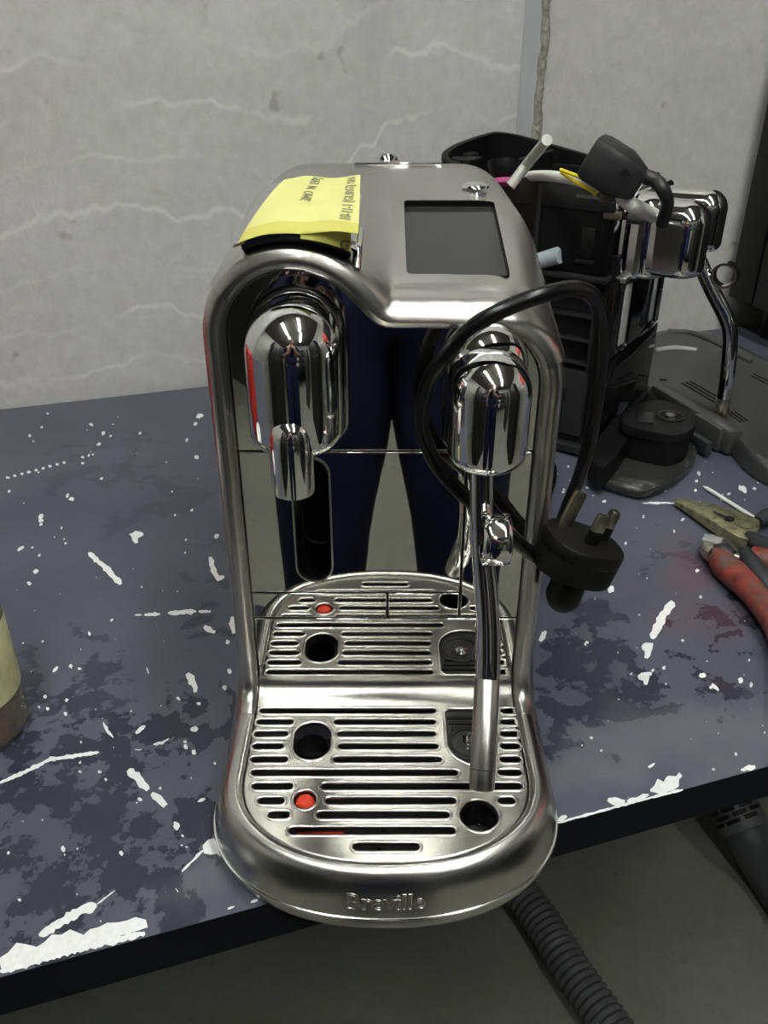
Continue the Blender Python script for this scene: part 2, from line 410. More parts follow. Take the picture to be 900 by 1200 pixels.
# ================================================================== THE SETTING
def wbox(name, lo, hi, m):
    c = [(a+b)/2 for a, b in zip(lo, hi)]; s = [b-a for a, b in zip(lo, hi)]
    return struct(name, MB().box(c, s), m)
X0, X1, Y0, CEIL = -2.2, 2.2, -3.4, 2.05
jl = atwall(610, 75).x; jr = atwall(641, 75).x
wbox('wall_back_left', (X0, WALLY, FLOOR), (jl, WALLY+0.15, CEIL), 'wall')
wbox('wall_back_right', (jr-0.008, WALLY+0.006, FLOOR), (X1, WALLY+0.15, CEIL), 'wall2')
wbox('trim_1', (jl-0.001, WALLY+0.004, FLOOR), (jr-0.007, WALLY+0.08, CEIL), 'sealant')
mb = MB(); zz = FLOOR; rows = []
while zz < CEIL:
    w = rnd.uniform(-0.003, 0.003)
    rows.append([(jr-0.0115+w, WALLY+0.0062, zz), (jr-0.008+w, WALLY-0.001+rnd.uniform(-.001, .001), zz), (jr-0.003+rnd.uniform(-.002, .003), WALLY-0.0005, zz), (jr+0.002+rnd.uniform(-.002, .003), WALLY+0.0062, zz)])
    zz += 0.012
rows.append([(p[0], p[1], CEIL) for p in rows[-1]])
mb.grid(rows); struct('trim_2', mb, 'sealant_edge', 60)
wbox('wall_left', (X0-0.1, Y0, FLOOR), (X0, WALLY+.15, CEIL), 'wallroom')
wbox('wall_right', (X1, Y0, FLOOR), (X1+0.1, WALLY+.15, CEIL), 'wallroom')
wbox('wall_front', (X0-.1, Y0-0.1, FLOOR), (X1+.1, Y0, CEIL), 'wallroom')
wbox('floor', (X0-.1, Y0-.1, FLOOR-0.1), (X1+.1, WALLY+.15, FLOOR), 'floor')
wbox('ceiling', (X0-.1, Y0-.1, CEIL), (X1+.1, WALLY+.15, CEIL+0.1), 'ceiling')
# fluorescent battens
def batten(x, y, rz, label):
    t = thing('fluorescent_batten', label, 'ceiling light', RW.inverted() @ Vector((x, y, CEIL)), rz+YAW, 'fluorescent battens overhead')
    part('lamp_body', MB().box((0, 0, -0.025), (0.14, 1.24, 0.05), bev=0.008), 'lampbody', t, space='L')
    for s in (-1, 1):
        part('lamp_tube', MB().tube([(0.04*s, -0.58, -0.07), (0.04*s, 0.58, -0.07)], 0.014, 10), 'tube', t, space='L')
        for e in (-1, 1): part('lamp_holder', MB().box((0.04*s, 0.595*e, -0.062), (0.03, 0.03, 0.05), bev=0.004), 'lampbody', t, space='L')
batten(-0.55, -0.55, 0, 'white fluorescent batten on the ceiling left of the table')
batten(0.42, -0.35, 0, 'white fluorescent batten on the ceiling over the table')
batten(-0.50, -1.85, 0, 'white fluorescent batten on the ceiling behind on the left')
batten(0.50, -1.65, 0, 'white fluorescent batten on the ceiling behind on the right')

# ================================================================== THE TABLE
TX0, TX1, TY0, TY1 = -1.35, 1.75, -0.111, 0.690
def w2(px, py):
    p = RW @ atz(px, py, 0); return p.x, p.y
def build_table():
    t = bpy.data.objects.new('work_table', None); COL.objects.link(t)
    t['label'] = 'long dark navy painted work table with chipped white paint under everything'; t['category'] = 'table'
    FR[t.name] = (Vector((0, 0, 0)), YAW)
    # top: fine grid carrying stain attributes
    fx = np.concatenate([np.arange(TX0, -0.62, 0.03), np.arange(-0.62, 1.05, 0.004), np.arange(1.05, TX1+.001, 0.03)])
    fy = np.arange(TY0, TY1+.001, 0.004)
    gx, gy = np.meshgrid(fx, fy); nx, ny = len(fx), len(fy)
    vs = np.stack([gx.ravel(), gy.ravel(), np.zeros(gx.size)], 1)
    wx = np.array([mnoise.turbulence(Vector((a*26, b*26, 1.3)), 4, False)-.5 for a, b in zip(gx.ravel(), gy.ravel())]).reshape(gx.shape)
    wy = np.array([mnoise.turbulence(Vector((a*26, b*26, 7.7)), 4, False)-.5 for a, b in zip(gx.ravel(), gy.ravel())]).reshape(gx.shape)
    GX, GY = gx+.030*wx, gy+.030*wy
    stain = np.zeros(gx.shape); red = np.zeros(gx.shape); wear = np.zeros(gx.shape)
    def seg(arr, pts, rpx, val=1.0, soft=1.0):
        for (a, b) in zip(pts[:-1], pts[1:]):
            ax, ay = w2(*a); bx, by = w2(*b)
            u = (CAM-atz((a[0]+b[0])/2, (a[1]+b[1])/2)).length
            r = rpx*u/1000*1.15
            dx, dy = bx-ax, by-ay; L2 = dx*dx+dy*dy+1e-9
            tt = np.clip(((GX-ax)*dx+(GY-ay)*dy)/L2, 0, 1)
            d = np.hypot(GX-ax-tt*dx, GY-ay-tt*dy)
            np.maximum(arr, val*np.clip(1-(d/r)**2*0.5/soft, 0, 1), out=arr)
    S = lambda pts, r, v=1.0: seg(stain, pts, r, v)
    # clear single stains on the left, upper part
    S([(35, 538), (62, 528), (95, 527), (120, 530)], 4); S([(85, 543), (112, 534)], 7)
    S([(140, 512), (135, 560)], 6); S([(135, 552), (160, 556), (180, 552)], 4); S([(150, 522), (170, 518), (188, 521)], 3)
    S([(36, 580), (70, 574), (130, 568)], 9); S([(118, 574), (136, 582)], 4)
    S([(102, 645), (112, 622), (150, 614), (212, 602)], 9); S([(125, 635), (135, 620)], 7)
    S([(190, 580), (212, 590)], 14); S([(220, 600), (262, 592)], 6); S([(147, 595), (156, 572), (200, 564)], 4)
    S([(215, 688), (272, 706)], 9); S([(202, 745), (236, 742)], 8); S([(230, 772), (260, 762)], 7); S([(84, 755), (90, 772)], 7)
    S([(228, 650), (236, 652)], 6); S([(238, 560), (262, 552)], 3)
    # broad mottled regions: a middling value that the shader's noise breaks up
    def broad(px, py, rx, v):
        ax, ay = w2(px, py); u = (CAM-atz(px, py)).length; r = rx*u/1000
        d = np.hypot(GX-ax, (GY-ay)*0.8)
        np.maximum(stain, v*np.clip(1.6-1.2*d/r, 0, 1), out=stain)
    for a in ((60, 860, 120, 0.5), (60, 960, 120, 0.55), (90, 1060, 120, 0.53), (170, 870, 60, 0.55), (20, 1010, 90, 0.52), (230, 960, 40, 0.45), (160, 1010, 70, 0.48),
              (690, 790, 75, 0.60), (660, 850, 70, 0.55), (760, 830, 60, 0.50), (860, 760, 70, 0.42), (840, 840, 60, 0.42), (780, 660, 60, 0.34)): broad(*a)
    S([(112, 856), (150, 872), (215, 884), (250, 872)], 9, .95); S([(246, 830), (254, 872)], 8, .95); S([(215, 890), (245, 860)], 10, .9)
    S([(112, 900), (122, 1000)], 10, .95); S([(96, 985), (100, 1040)], 14, .9); S([(30, 835), (90, 845)], 9, .9)
    S([(210, 985), (240, 962)], 16, .95); S([(212, 1000), (200, 1030), (200, 1075)], 6, 1); S([(248, 1008), (258, 1030)], 5, .9)
    S([(60, 1080), (150, 1060)], 12, .8); S([(150, 1040), (175, 1020)], 9, .8)
    S([(652, 742), (690, 728)], 10, .9); S([(650, 800), (680, 790)], 12, .9); S([(740, 790), (770, 830)], 14, .85); S([(660, 868), (745, 862)], 14, .85)
    S([(755, 682), (800, 665), (820, 662)], 4, .8); S([(828, 762), (850, 748), (882, 735)], 4, .95); S([(838, 766), (848, 770)], 5, .9); S([(855, 700), (880, 735), (900, 750)], 9, .7)
    S([(870, 660), (900, 740)], 10, .6)
    seg(red, [(785, 700), (815, 680)], 16, 1.0, 2); seg(red, [(800, 730), (840, 740)], 34, 0.75, 2); seg(red, [(800, 650), (816, 668)], 8, .8, 2); seg(red, [(835, 790), (850, 800)], 30, .45, 2)
    # worn, greyed strip by the front edge
    for a, b, r in (((210, 1050), (290, 1035), 26), ((655, 925), (760, 925), 26), ((760, 900), (900, 880), 36)): seg(wear, [a, b], r, 0.8, 1.3)
    idx = np.arange(nx*ny).reshape(ny, nx)
    fs = np.stack([idx[:-1, :-1].ravel(), idx[:-1, 1:].ravel(), idx[1:, 1:].ravel(), idx[1:, :-1].ravel()], 1)
    me = bpy.data.meshes.new('table_top'); me.from_pydata(vs.tolist(), [], fs.tolist())
    for nme, arr in (('stain', stain), ('redspill', red), ('wear', wear)):
        at = me.attributes.new(nme, 'FLOAT', 'POINT'); at.data.foreach_set('value', arr.ravel().astype(np.float32))
    me.materials.append(M['table'])
    o = bpy.data.objects.new('table_top', me); COL.objects.link(o); o.parent = t
    # slab under the painted face
    mb = MB().box(((TX0+TX1)/2, (TY0+TY1)/2, -0.0158), (TX1-TX0+.0004, TY1-TY0+.0004, 0.031))
    part('table_slab', mb, 'table_edge', t, space='L')
    for x in (TX0+.08, TX1-.08):
        for y in (TY0+.25, TY1-.06):
            part('leg', MB().box((x, y, (FLOOR-.0313)/2), (0.05, 0.05, -FLOOR-.0313)), 'panelblack', t, space='L')
    part('stretcher', MB().box((0.2, TY1-.06, -.06), (TX1-TX0-.2, 0.03, 0.05)), 'panelblack', t, space='L')
    # ---- bare patches where the paint has flaked off
    cm = MB(); zc = 0.00035
    r2 = random.Random(11)
    def blob(px, py, rx, ry=None, a=0.0, n=11, jag=0.28):
        ry = ry or rx; pts = []
        for k in range(n):
            q = 2*PI*k/n; j = 1+r2.uniform(-jag, jag)
            ex, ey = rx*j*math.cos(q), ry*j*math.sin(q)
            x, y = w2(px+ex*math.cos(a)-ey*math.sin(a), py+ex*math.sin(a)+ey*math.cos(a))
            pts.append((x, y, zc+r2.uniform(0, .00006)))
        cx, cy = w2(px, py); b = len(pts)
        cm.add(pts+[(cx, cy, zc+.0001)], [(k, (k+1) % b, b) for k in range(b)])
    def streak(pts, r, jag=0.35, step=3.0):
        L = []; Rr = []
        for (a, b) in zip(pts[:-1], pts[1:]):
            d = math.hypot(b[0]-a[0], b[1]-a[1]); n = max(1, int(d/max(step, r*.75)))
            for k in range(n):
                L.append((a[0]+(b[0]-a[0])*k/n, a[1]+(b[1]-a[1])*k/n))
        L.append(pts[-1])
        lo, hi = [], []; ph = r2.uniform(0, 6); amp = .30 if r > 6 else .16
        for i, p in enumerate(L):
            q0, q1 = L[max(i-1, 0)], L[min(i+1, len(L)-1)]
            dx, dy = q1[0]-q0[0], q1[1]-q0[1]; d = math.hypot(dx, dy) or 1
            e = (0.45 if i in (0, len(L)-1) else 0.8 if i in (1, len(L)-2) else 1)*(1+amp*math.sin(i*.9+ph)+amp*.7*math.sin(i*2.3+2*ph))
            ra, rb = r*e*(1+r2.uniform(-jag, jag)), r*e*(1+r2.uniform(-jag, jag))
            zj = zc+r2.uniform(.00005, .0002); lo.append((*w2(p[0]-dy/d*ra, p[1]+dx/d*ra), zj)); hi.append((*w2(p[0]+dy/d*rb, p[1]-dx/d*rb), zj))
        cm.grid([lo, hi])
    for px, py, r in ((35, 511, 2), (56, 485, 1.6), (49, 501, 1.8), (107, 498, 2.6), (121, 508, 2.4), (130, 511, 1.6), (116, 521, 2.4), (164, 508, 1.8), (97, 536, 1.8), (104, 534, 1.8), (109, 533, 1.6), (97, 543, 1.8),
                      (219, 516, 2), (233, 488, 3), (236, 487, 2.4), (229, 497, 2.4), (230, 536, 3), (195, 542, 1), (119, 561, 2), (84, 585, 3), (79, 581, 2.4), (11, 576, 1.8), (28, 590, 1), (72, 619, 1.5), (48, 610, 3.2), (48, 605, 3), (48, 615, 2),
                      (205, 604, 1.5), (225, 598, 2), (254, 629, 3), (218, 633, 1.5), (217, 648, 1.3), (77, 637, 1.6), (75, 632, 1.2), (42, 670, 3), (34, 684, 2.6), (46, 651, 2), (38, 642, 1.5), (131, 727, 2), (105, 743, 2.3), (50, 752, 1.4), (27, 754, 1.2),
                      (267, 753, 3), (269, 787, 3), (83, 781, 2.6), (93, 784, 2), (14, 792, 4), (53, 817, 2.4), (46, 829, 1.4), (56, 831, 2.2), (78, 821, 2.2), (77, 837, 2.6), (209, 819, 2.6), (233, 825, 2.4), (228, 855, 4.4), (218, 876, 3), (227, 882, 3.4), (217, 870, 2),
                      (117, 905, 2.4), (124, 914, 2), (95, 870, 1.6), (94, 894, 1.6), (94, 905, 2), (164, 937, 2.6), (188, 924, 2), (207, 968, 4.6), (214, 980, 1.8), (219, 993, 1.4), (213, 991, 1.4), (74, 995, 3.6), (142, 1000, 3), (10, 1000, 2), (91, 995, 1.2), (27, 963, 1), (76, 1002, 1.2),
                      (252, 895, 1.8), (263, 806, 3), (224, 912, 1), (118, 1080, 1), (23, 1055, 2.4),
                      (688, 572, 2), (660, 577, 2), (652, 556, 2), (666, 547, 1.6), (661, 574, 1.4), (708, 588, 2), (695, 581, 1.2), (638, 742, 2.8), (688, 753, 2), (716, 691, 4), (733, 637, 2), (800, 609, 2.2), (754, 606, 2), (790, 623, 1.6), (817, 669, 2.4), (821, 700, 2.2), (800, 751, 1.8), (773, 722, 1.4), (758, 678, 1),
                      (749, 721, 1.4), (735, 574, 2.2), (815, 575, 1.8), (819, 555, 2.6), (816, 564, 2), (877, 545, 2.2), (869, 545, 2.4), (868, 572, 3), (884, 573, 2.2), (854, 579, 2), (835, 554, 1), (823, 792, 3.6), (868, 798, 3.4), (880, 803, 2.4), (833, 806, 2), (878, 774, 1.6), (845, 586, 1.4), (847, 580, 1),
                      (686, 755, 2.4), (697, 702, 1), (724, 765, 1), (740, 790, 1.6), (765, 786, 2), (778, 783, 2.4), (762, 790, 2), (725, 820, 1.2), (780, 802, 1.4), (836, 902, 2), (693, 865, 2), (705, 880, 1.6), (862, 884, 2), (888, 566, 1), (780, 575, 1.5), (884, 418, 1.6)):
        blob(px, py, r*1.05, r*0.8, r2.uniform(0, 3))
    for k in range(150):      # a scatter of small specks
        px, py = r2.uniform(0, 900), r2.uniform(480, 1090)
        if 235 < px < 660: continue
        x, y = w2(px, py)
        if y < TY0+.004 or y > TY1-.05: continue
        blob(px, py, r2.choice((0.5, 0.6, 0.8, 1.2)), n=6)
    for k in range(9): blob(9+k*8.3, 560-k*2.2, 2.2 if k % 3 else 2.6, 1.5)
    streak([(104, 648), (122, 664), (142, 685)], 3.0); streak([(156, 625), (160, 637)], 4.5); streak([(152, 627), (168, 627)], 3.0)
    streak([(246, 653), (251, 672), (256, 678), (263, 676)], 3.0)
    streak([(158, 721), (166, 721)], 1.8); streak([(169, 721), (188, 720)], 2.0); streak([(197, 719), (215, 718), (230, 717)], 2.4); streak([(233, 717), (247, 717)], 2.0)
    streak([(239, 735), (252, 742)], 4.0); streak([(273, 723), (275, 743)], 4.5); streak([(21, 646), (28, 641)], 2.4)
    streak([(8, 735), (9, 748)], 2.8); streak([(219, 790), (228, 802), (229, 812)], 4.5); streak([(62, 788), (68, 782)], 2.4); streak([(172, 783), (174, 790)], 1.4)
    streak([(0, 918), (30, 905), (60, 890), (85, 887), (116, 882)], 2.2); streak([(121, 847), (126, 857), (133, 865)], 1.8); streak([(159, 860), (170, 851)], 2.6)
    streak([(158, 879), (166, 879)], 1.2); streak([(180, 873), (190, 871), (198, 866)], 1.6)
    streak([(150, 903), (162, 913), (174, 926)], 5.0); streak([(178, 930), (186, 936), (194, 945)], 5.5); streak([(232, 940), (240, 936)], 2.4)
    streak([(46, 1097), (70, 1082), (92, 1070), (113, 1061)], 5.0); streak([(113, 1061), (135, 1044)], 0.8)
    streak([(0, 1130), (25, 1122), (55, 1112), (85, 1103), (100, 1101)], 12, .3); streak([(95, 1106), (118, 1096), (140, 1090), (172, 1082)], 11, .3)
    streak([(0, 1139), (60, 1122), (120, 1106), (170, 1094)], 3.5, .4); streak([(238, 995), (252, 993), (262, 1004)], 9, .35); streak([(213, 1022), (225, 1010), (238, 997)], 1.4)
    streak([(267, 1066), (275, 1063)], 2.2); streak([(294, 1058), (302, 1055)], 2.2); streak([(206, 1042), (209, 1046)], 1)
    streak([(764, 749), (770, 735), (780, 717), (788, 705)], 5.0); streak([(785, 706), (790, 712)], 4); streak([(752, 760), (762, 757), (757, 772)], 4.5); streak([(633, 752), (638, 742)], 6)
    streak([(748, 795), (758, 792), (756, 803)], 5); streak([(870, 570), (874, 578)], 4); streak([(834, 802), (842, 810)], 2.2)
    streak([(654, 962), (664, 957)], 5); streak([(712, 938), (732, 941)], 5); streak([(735, 940), (760, 932)], 2.5); streak([(762, 927), (785, 920), (798, 908)], 7); streak([(650, 966), (700, 952), (760, 936), (800, 926)], 1.4)
    streak([(868, 903), (885, 899)], 3); streak([(760, 900), (767, 895)], 2.4)
    streak([(752, 590), (790, 590)], 1.0, .6)
    part('paint_flake_patches', cm, 'chip', t, space='L', kind='stuff', label='scattered bare white patches where the navy paint flaked off')
    return t
build_table()

# ================================================================== ESPRESSO MACHINE (front, complete)
MX = 0.0
E1 = thing('espresso_machine', 'complete stainless steel espresso machine with a yellow note and drip tray over the table edge', 'coffee machine')
ZT = 0.036           # drip grid height
def arcpts(cx, cz, r, a0, a1, n):
    return [(cx+r*math.cos(math.radians(a0+(a1-a0)*k/n)), cz+r*math.sin(math.radians(a0+(a1-a0)*k/n))) for k in range(n+1)]
def bez(p0, p1, p2, p3, n):
    o = []
    for k in range(1, n+1):
        t = k/n; o.append(tuple(p0[i]*(1-t)**3+3*p1[i]*t*(1-t)**2+3*p2[i]*t*t*(1-t)+p3[i]*t**3 for i in (0, 1)))
    return o
# outline of the mirror panel, left side going up, over the two arches and down (x, z)
PT = [(-.0855, z) for z in (.064, .09, .12, .15, .18, .21, .24, .262)]
PT += arcpts(-.0495, .287, .036, 180, 62, 14)
e = PT[-1]
PT += bez(e, (e[0]+.022, e[1]-.0117), (-.012, .2925), (.006, .2925), 9)
PT += [(.018, .2925), (.03, .2925), (.042, .2920)]
PT += arcpts(.0525, .259, .033, 88, 0, 9)
PT += [(.0855, z) for z in (.24, .21, .18, .15, .12, .09, .064)]
def normals(P):
    out = []
    for i, p in enumerate(P):
        a, b = P[max(i-1, 0)], P[min(i+1, len(P)-1)]
        dx, dz = b[0]-a[0], b[1]-a[1]; d = math.hypot(dx, dz) or 1
        out.append((-dz/d, dx/d))
    return out
PN = normals(PT)
def off(i, b): return (PT[i][0]+PN[i][0]*b, PT[i][1]+PN[i][1]*b)
# the hood covers the indices iL..iR
iL = min(range(len(PT)), key=lambda i: abs(PT[i][0]+.0795)+abs(PT[i][1]-.308))
iR = min(range(len(PT)), key=lambda i: abs(PT[i][0]-.0835)+abs(PT[i][1]-.270))
HOODPROF = [(0, .000), (0, .006), (.0012, .0095), (.004, .0112), (.0075, .0108), (.0095, .0092), (.0108, .0088), (.0125, .0072), (.0142, .0035), (.0150, -.002)]
def backz(x):
    a = max(0, abs(x)-.058); r = .042
    return .337-(r-math.sqrt(max(r*r-min(a, r)**2, 0)))
HOODFLAT = [(0, .000), (0, .0045), (.0012, .0075), (.0040, .0092), (.0075, .0082), (.0096, .0062), (.0110, .0050), (.0135, .0010), (.0158, -.0045), (.0170, -.0098)]
def bsc(i): return .93+.07*min(1, max(0, PN[i][1])/.6)
def hood_rings():
    rows = []
    for (b, n), (b2, n2) in zip(HOODPROF, HOODFLAT):
        row = []
        for i in range(iL, iR+1):
            c = min(1, max(0, (PT[i][0]+.034)/.042)); c = c*c*(3-2*c)*min(1, max(0, PN[i][1])/.75)
            q = off(i, b*bsc(i)*(1-c)+b2*c); row.append((q[0], -(n*(1-c)+n2*c), q[1]))
        rows.append(row)
    last = rows[-1]
    for y in (.012, .03, .05, .075, .10, .118, .14, .18, .23, .262):
        w = min(1.0, max(0, (y-.002)/.125)); w = w-0.03*math.sin(PI*2*w)
        row = []
        for k_, p in enumerate(last):
            e_ = min(1, max(0, PN[iL+k_][1])/.45); bz = p[2]+(backz(p[0])-p[2])*e_; row.append((p[0]*(1-.01*w), y, p[2]*(1-w)+bz*w))
        rows.append(row)
    for y, k in ((.270, .003), (.275, .010), (.276, .02)):
        rows.append([(p[0]*(1-k), y, p[2]-k*.9) for p in rows[len(HOODPROF)+9]])
    return rows
mbh = MB(); mbh.grid(hood_rings())
hood = part('hood', mbh, 'steel', E1, 40)
so = hood.modifiers.new('s', 'SOLIDIFY'); so.thickness = .003; so.offset = -1
# screen well: cut through the hood
TILT = math.atan(.235)
scL, scR, scY0, scY1 = .0115, .0685, .0240, .1185
def hoodz(y): return .3134+.235*(y-.024)
scm = Vector(((scL+scR)/2, (scY0+scY1)/2, hoodz((scY0+scY1)/2)))
def scmap(u, v, w): return scm+Vector((u, v*math.cos(TILT)-w*math.sin(TILT), v*math.sin(TILT)+w*math.cos(TILT)))
hw, hl = (scR-scL)/2, (scY1-scY0)/2/math.cos(TILT)
cut = MB().prism(rrect(-hw, -hl, hw, hl, .0035), lambda p: scmap(p[0], p[1], -.02), lambda p: scmap(p[0], p[1], .02))
cutter = part('cutter', cut, 'black', E1)
bo = hood.modifiers.new('b', 'BOOLEAN'); bo.object = cutter; bo.operation = 'DIFFERENCE'; bo.solver = 'EXACT'
apply_mods(hood, 40); bpy.data.objects.remove(cutter)
# screen: frame lip, well, glass
ro, ri = rrect(-hw-.0022, -hl-.0022, hw+.0022, hl+.0022, .005), rrect(-hw-.0001, -hl-.0001, hw+.0001, hl+.0001, .0035)
scr = MB(); ro2 = rrect(-hw+.0002, -hl+.0002, hw-.0002, hl-.0002, .0033)
scr.rings([[scmap(p[0], p[1], -.0008) for p in ro2], [scmap(p[0], p[1], -.0065) for p in ro2]], True, False, False)
well = part('screen_well', scr, 'black', E1)
screen = part('touch_screen', plate(rrect(-hw-.0001, -hl-.0001, hw+.0001, hl+.0001, .003), [], .002, .0001, lambda u, v, w: scmap(u, v, w-.0042)), 'screen', E1, label='grey switched-off touch screen')
# power button and its mark
pb = aty(560, 223, .1); pb = Vector((pb.x, .150, .337))
pb = Vector(((560-451)/1000*.545, .150, .3392))
part('power_button', MB().lathe([(.0001, .0012), (.006, .0014), (.0078, .0009), (.0088, .0002), (.0094, -.001)], pb, seg=28), 'chrome', E1)
pm = MB()
for k in range(11):
    a0, a1 = math.radians(120+300*k/11), math.radians(120+300*(k+1)/11)
    pm.tube([(pb.x+.003+.0026*math.cos(a), pb.y-.0165+.0026*math.sin(a), .3366) for a in (a0, a1)], .00035, 5)
pm.tube([(pb.x+.003, pb.y-.0165, .3366), (pb.x+.003, pb.y-.0133, .3366)], .00035, 5)
part('power_symbol', pm, 'ink', E1, kind='stuff')
# rear bar and knob
part('tank_handle', MB().box((.010, .262, .3372), (.068, .010, .003), bev=.0012), 'chrome', E1)
part('tank_knob', MB().lathe([(.001, .010), (.006, .0098), (.009, .007), (.010, .003), (.010, -.004)], (.001, .290, .331), seg=24), 'chrome', E1)
# side columns: profile swept down the side and forward into the tray
COLPROF = [(0, -.001), (0, .004), (.0012, .0072), (.0045, .0095), (.0090, .0085), (.0120, .0045), (.0134, -.004), (.0138, -.013), (.0138, -.022)]
RINGPROF = [(0, -.004), (0, .0010), (.0016, .0026), (.0052, .0030), (.0095, .0012), (.0130, -.0032), (.0160, -.0105), (.0178, -.0185), (.0183, -.0250)]
SEAMY = -.0265
def column(side):
    rows = []
    seq = list(range(iL, -1, -1)) if side < 0 else list(range(iR, len(PT)))
    for i in seq:
        if PT[i][1] < .085: continue
        nx, nz = PN[i]
        rows.append([(PT[i][0]+nx*b, -n, PT[i][1]+nz*b) for b, n in COLPROF])
    n = 14; P0, P1, P2, P3 = (0, .085), (0, .052), (-.003, ZT+.001), (SEAMY, ZT+.001)
    pts = [(0, .085)]+bez(P0, P1, P2, P3, n)
    for k in range(1, n+1):
        y, z = pts[k]; a, b_ = pts[max(k-1, 0)], pts[min(k+1, n)]
        ty, tz = b_[0]-a[0], b_[1]-a[1]; d = math.hypot(ty, tz); ty, tz = ty/d, tz/d
        ny, nz = tz, -ty                      # normal turns from -y to +z
        w = k/n; row = []
        for (cb, cn), (rb, rn) in zip(COLPROF, RINGPROF):
            b, m = cb*(1-w)+rb*w, cn*(1-w)+rn*w
            row.append((side*(.0855+.001*w+b), y+ny*m, z+nz*m))
        rows.append(row)
    mb = MB(); mb.grid(rows); return mb
for s in (-1, 1): part('side_column', column(s), 'steel_v', E1, 50)
# body sides and back
bd = MB(); rows = []
P = [(-.0990, .006)]+[off(i, .0134) for i in range(len(PT))]+[(.0990, .006)]
for y, k in ((.016, 0), (.03, 0), (.05, 0), (.08, 0), (.12, 0), (.15, 0), (.262, .0), (.270, .003)):
    w = min(1, max(0, y/.125)); row = []
    for p in P:
        z = p[1] if p[1] < .25 else p[1]*(1-w)+(p[1]+(backz(p[0])-.0035-p[1])*min(1, max(0, (p[1]-.25)/.02)))*w
        row.append((p[0]*(1-k)*(1-.01*w if p[1] > .25 else 1), y, z-.0012*(z > .25)-.009*min(1, max(0, (p[1]-.262)/.02))))
    rows.append(row)
bd.rings(rows, True, False, True)
part('body_shell', bd, 'steel_v', E1, 40)
# dark chassis right behind the panels so that the gaps read black
ch = MB(); q = [off(i, .004) for i in range(len(PT))]
ch.rings([[(p[0], y, p[1]) for p in q] for y in (.0030, .0034)], True, True, True)
def recess_ok(): pass
zs1 = aty(450, 527).z; zs2 = aty(450, 692.5).z; zs3 = aty(450, 722).z; zb = .0503
xs = aty(540, 640).x+.0010; G = .0005
ck = plate(q, [rrect(-.0552, .128, -.0332, .2150, .0106, 6)], .0004, .00005, lambda u, v, w: Vector((u, .0028-w, v)), 0)
part('chassis_plate', ck, 'void', E1)
# mirror panels
def pl(outer, holes=[]): return plate(outer, holes, .0022, .0007, lambda u, v, w: Vector((u, -w-.0022, v)))
up = [p for p in PT if p[1] > zs1+.002]
up = [(-.0855+G, zs1+G)]+[(p[0]*(1-.006), p[1]-.0004) for p in up]+[(.0855-G, zs1+G)]
part('upper_panel', pl(up), 'mirror', E1)
slot = rrect(-.0552, .1285, -.0332, .2145, .0108, 6)
part('middle_panel', pl(rrect(-.0855+G, zs2+G, xs-G, zs1-G, .001, 2), [slot]), 'mirror', E1)
part('side_panel', pl(rrect(xs+G, zs3+G, .0855-G, zs1-G, .001, 2)), 'mirror', E1)
xm = aty(454, 706).x
part('lower_panel', pl(rrect(-.0855+G, zs3+G, xm-G, zs2-G, .001, 2)), 'mirror', E1)
part('lower_panel', pl(rrect(xm+G, zs3+G, xs-G, zs2-G, .001, 2)), 'mirror', E1)
part('base_panel', pl(rrect(-.0855+G, zb, .0855-G, zs3-G, .001, 2)), 'mirror', E1)
# recessed slot with a raised rim
sl2 = rrect(-.0550, .1287, -.0334, .2143, .0106, 6)
rc = MB(); rc.rings([[(p[0], y, p[1]) for p in sl2] for y in (-.001, .020)], True, False, True)
part('spout_slot', rc, 'blackgloss', E1)
rim = MB()
so_, si_ = rrect(-.0560, .1277, -.0324, .2153, .0116, 6), rrect(-.0549, .1288, -.0335, .2142, .0105, 6)
rim.rings([[(p[0], -.0020, p[1]) for p in so_], [(p[0], -.0032, p[1]) for p in so_], [(p[0], -.0032, p[1]) for p in si_], [(p[0], -.0005, p[1]) for p in si_]], True, False, False)
part('slot_rim', rim, 'steel_v', E1)
# brew head and steam head
def head_mb(cx, yc, r, z0, z1, rb, yback, off_=0.0):
    prof = []
    for k in range(7):
        a = PI/2*k/6; prof.append((r-rb+rb*math.sin(a)+off_, z0+rb-rb*math.cos(a)))
    prof.append((r+off_, (z0+z1-r)/2)); zc = z1-r
    for k in range(10):
        a = PI/2*k/9.6; prof.append(((r+off_)*math.cos(a), zc+(r+off_)*math.sin(a)))
    rings = []
    for rr, z in prof:
        ring = [(cx-rr, yback, z)]
        for k in range(25):
            a = PI+PI*k/24; ring.append((cx+rr*math.cos(a), yc+rr*math.sin(a), z))
        ring.append((cx+rr, yback, z)); rings.append(ring)
    return MB().rings(rings)
def heads(root, zsh=0.0, space='M', flat=False):
    k = lambda n, mb, m, p, **kw: part(n, mb, m, p, space=space, **kw)
    bh = k('brew_head', head_mb(-.0470, -.036, .0240, .2390+zsh, .3150+zsh, .010, -.001), 'chrome', root, ang=50)
    k('head_collar', head_mb(-.0470, -.010, .0268, .2335+zsh, .3175+zsh, .008, -.0015), 'chrome_dark', bh, ang=50)
    k('spout', MB().lathe([(.0092, .2222+zsh), (.0108, .2216+zsh), (.0111, .2232+zsh), (.0111, .2480+zsh), (.0106, .2535+zsh), (.0088, .2590+zsh), (.0050, .2625+zsh), (.0005, .2637+zsh)], (-.0480, -.0545, 0), seg=32), 'chrome', bh, ang=50)
    sh = k('steam_head', head_mb(.0540, -.034, .0213, .2270+zsh, .2890+zsh, .009, -.001), 'chrome', root, ang=50)
    k('head_collar', head_mb(.0540, -.008, .0225, .2240+zsh, .2965+zsh, .008, -.0015), 'chrome', sh, ang=50)
    return bh, sh
heads(E1)
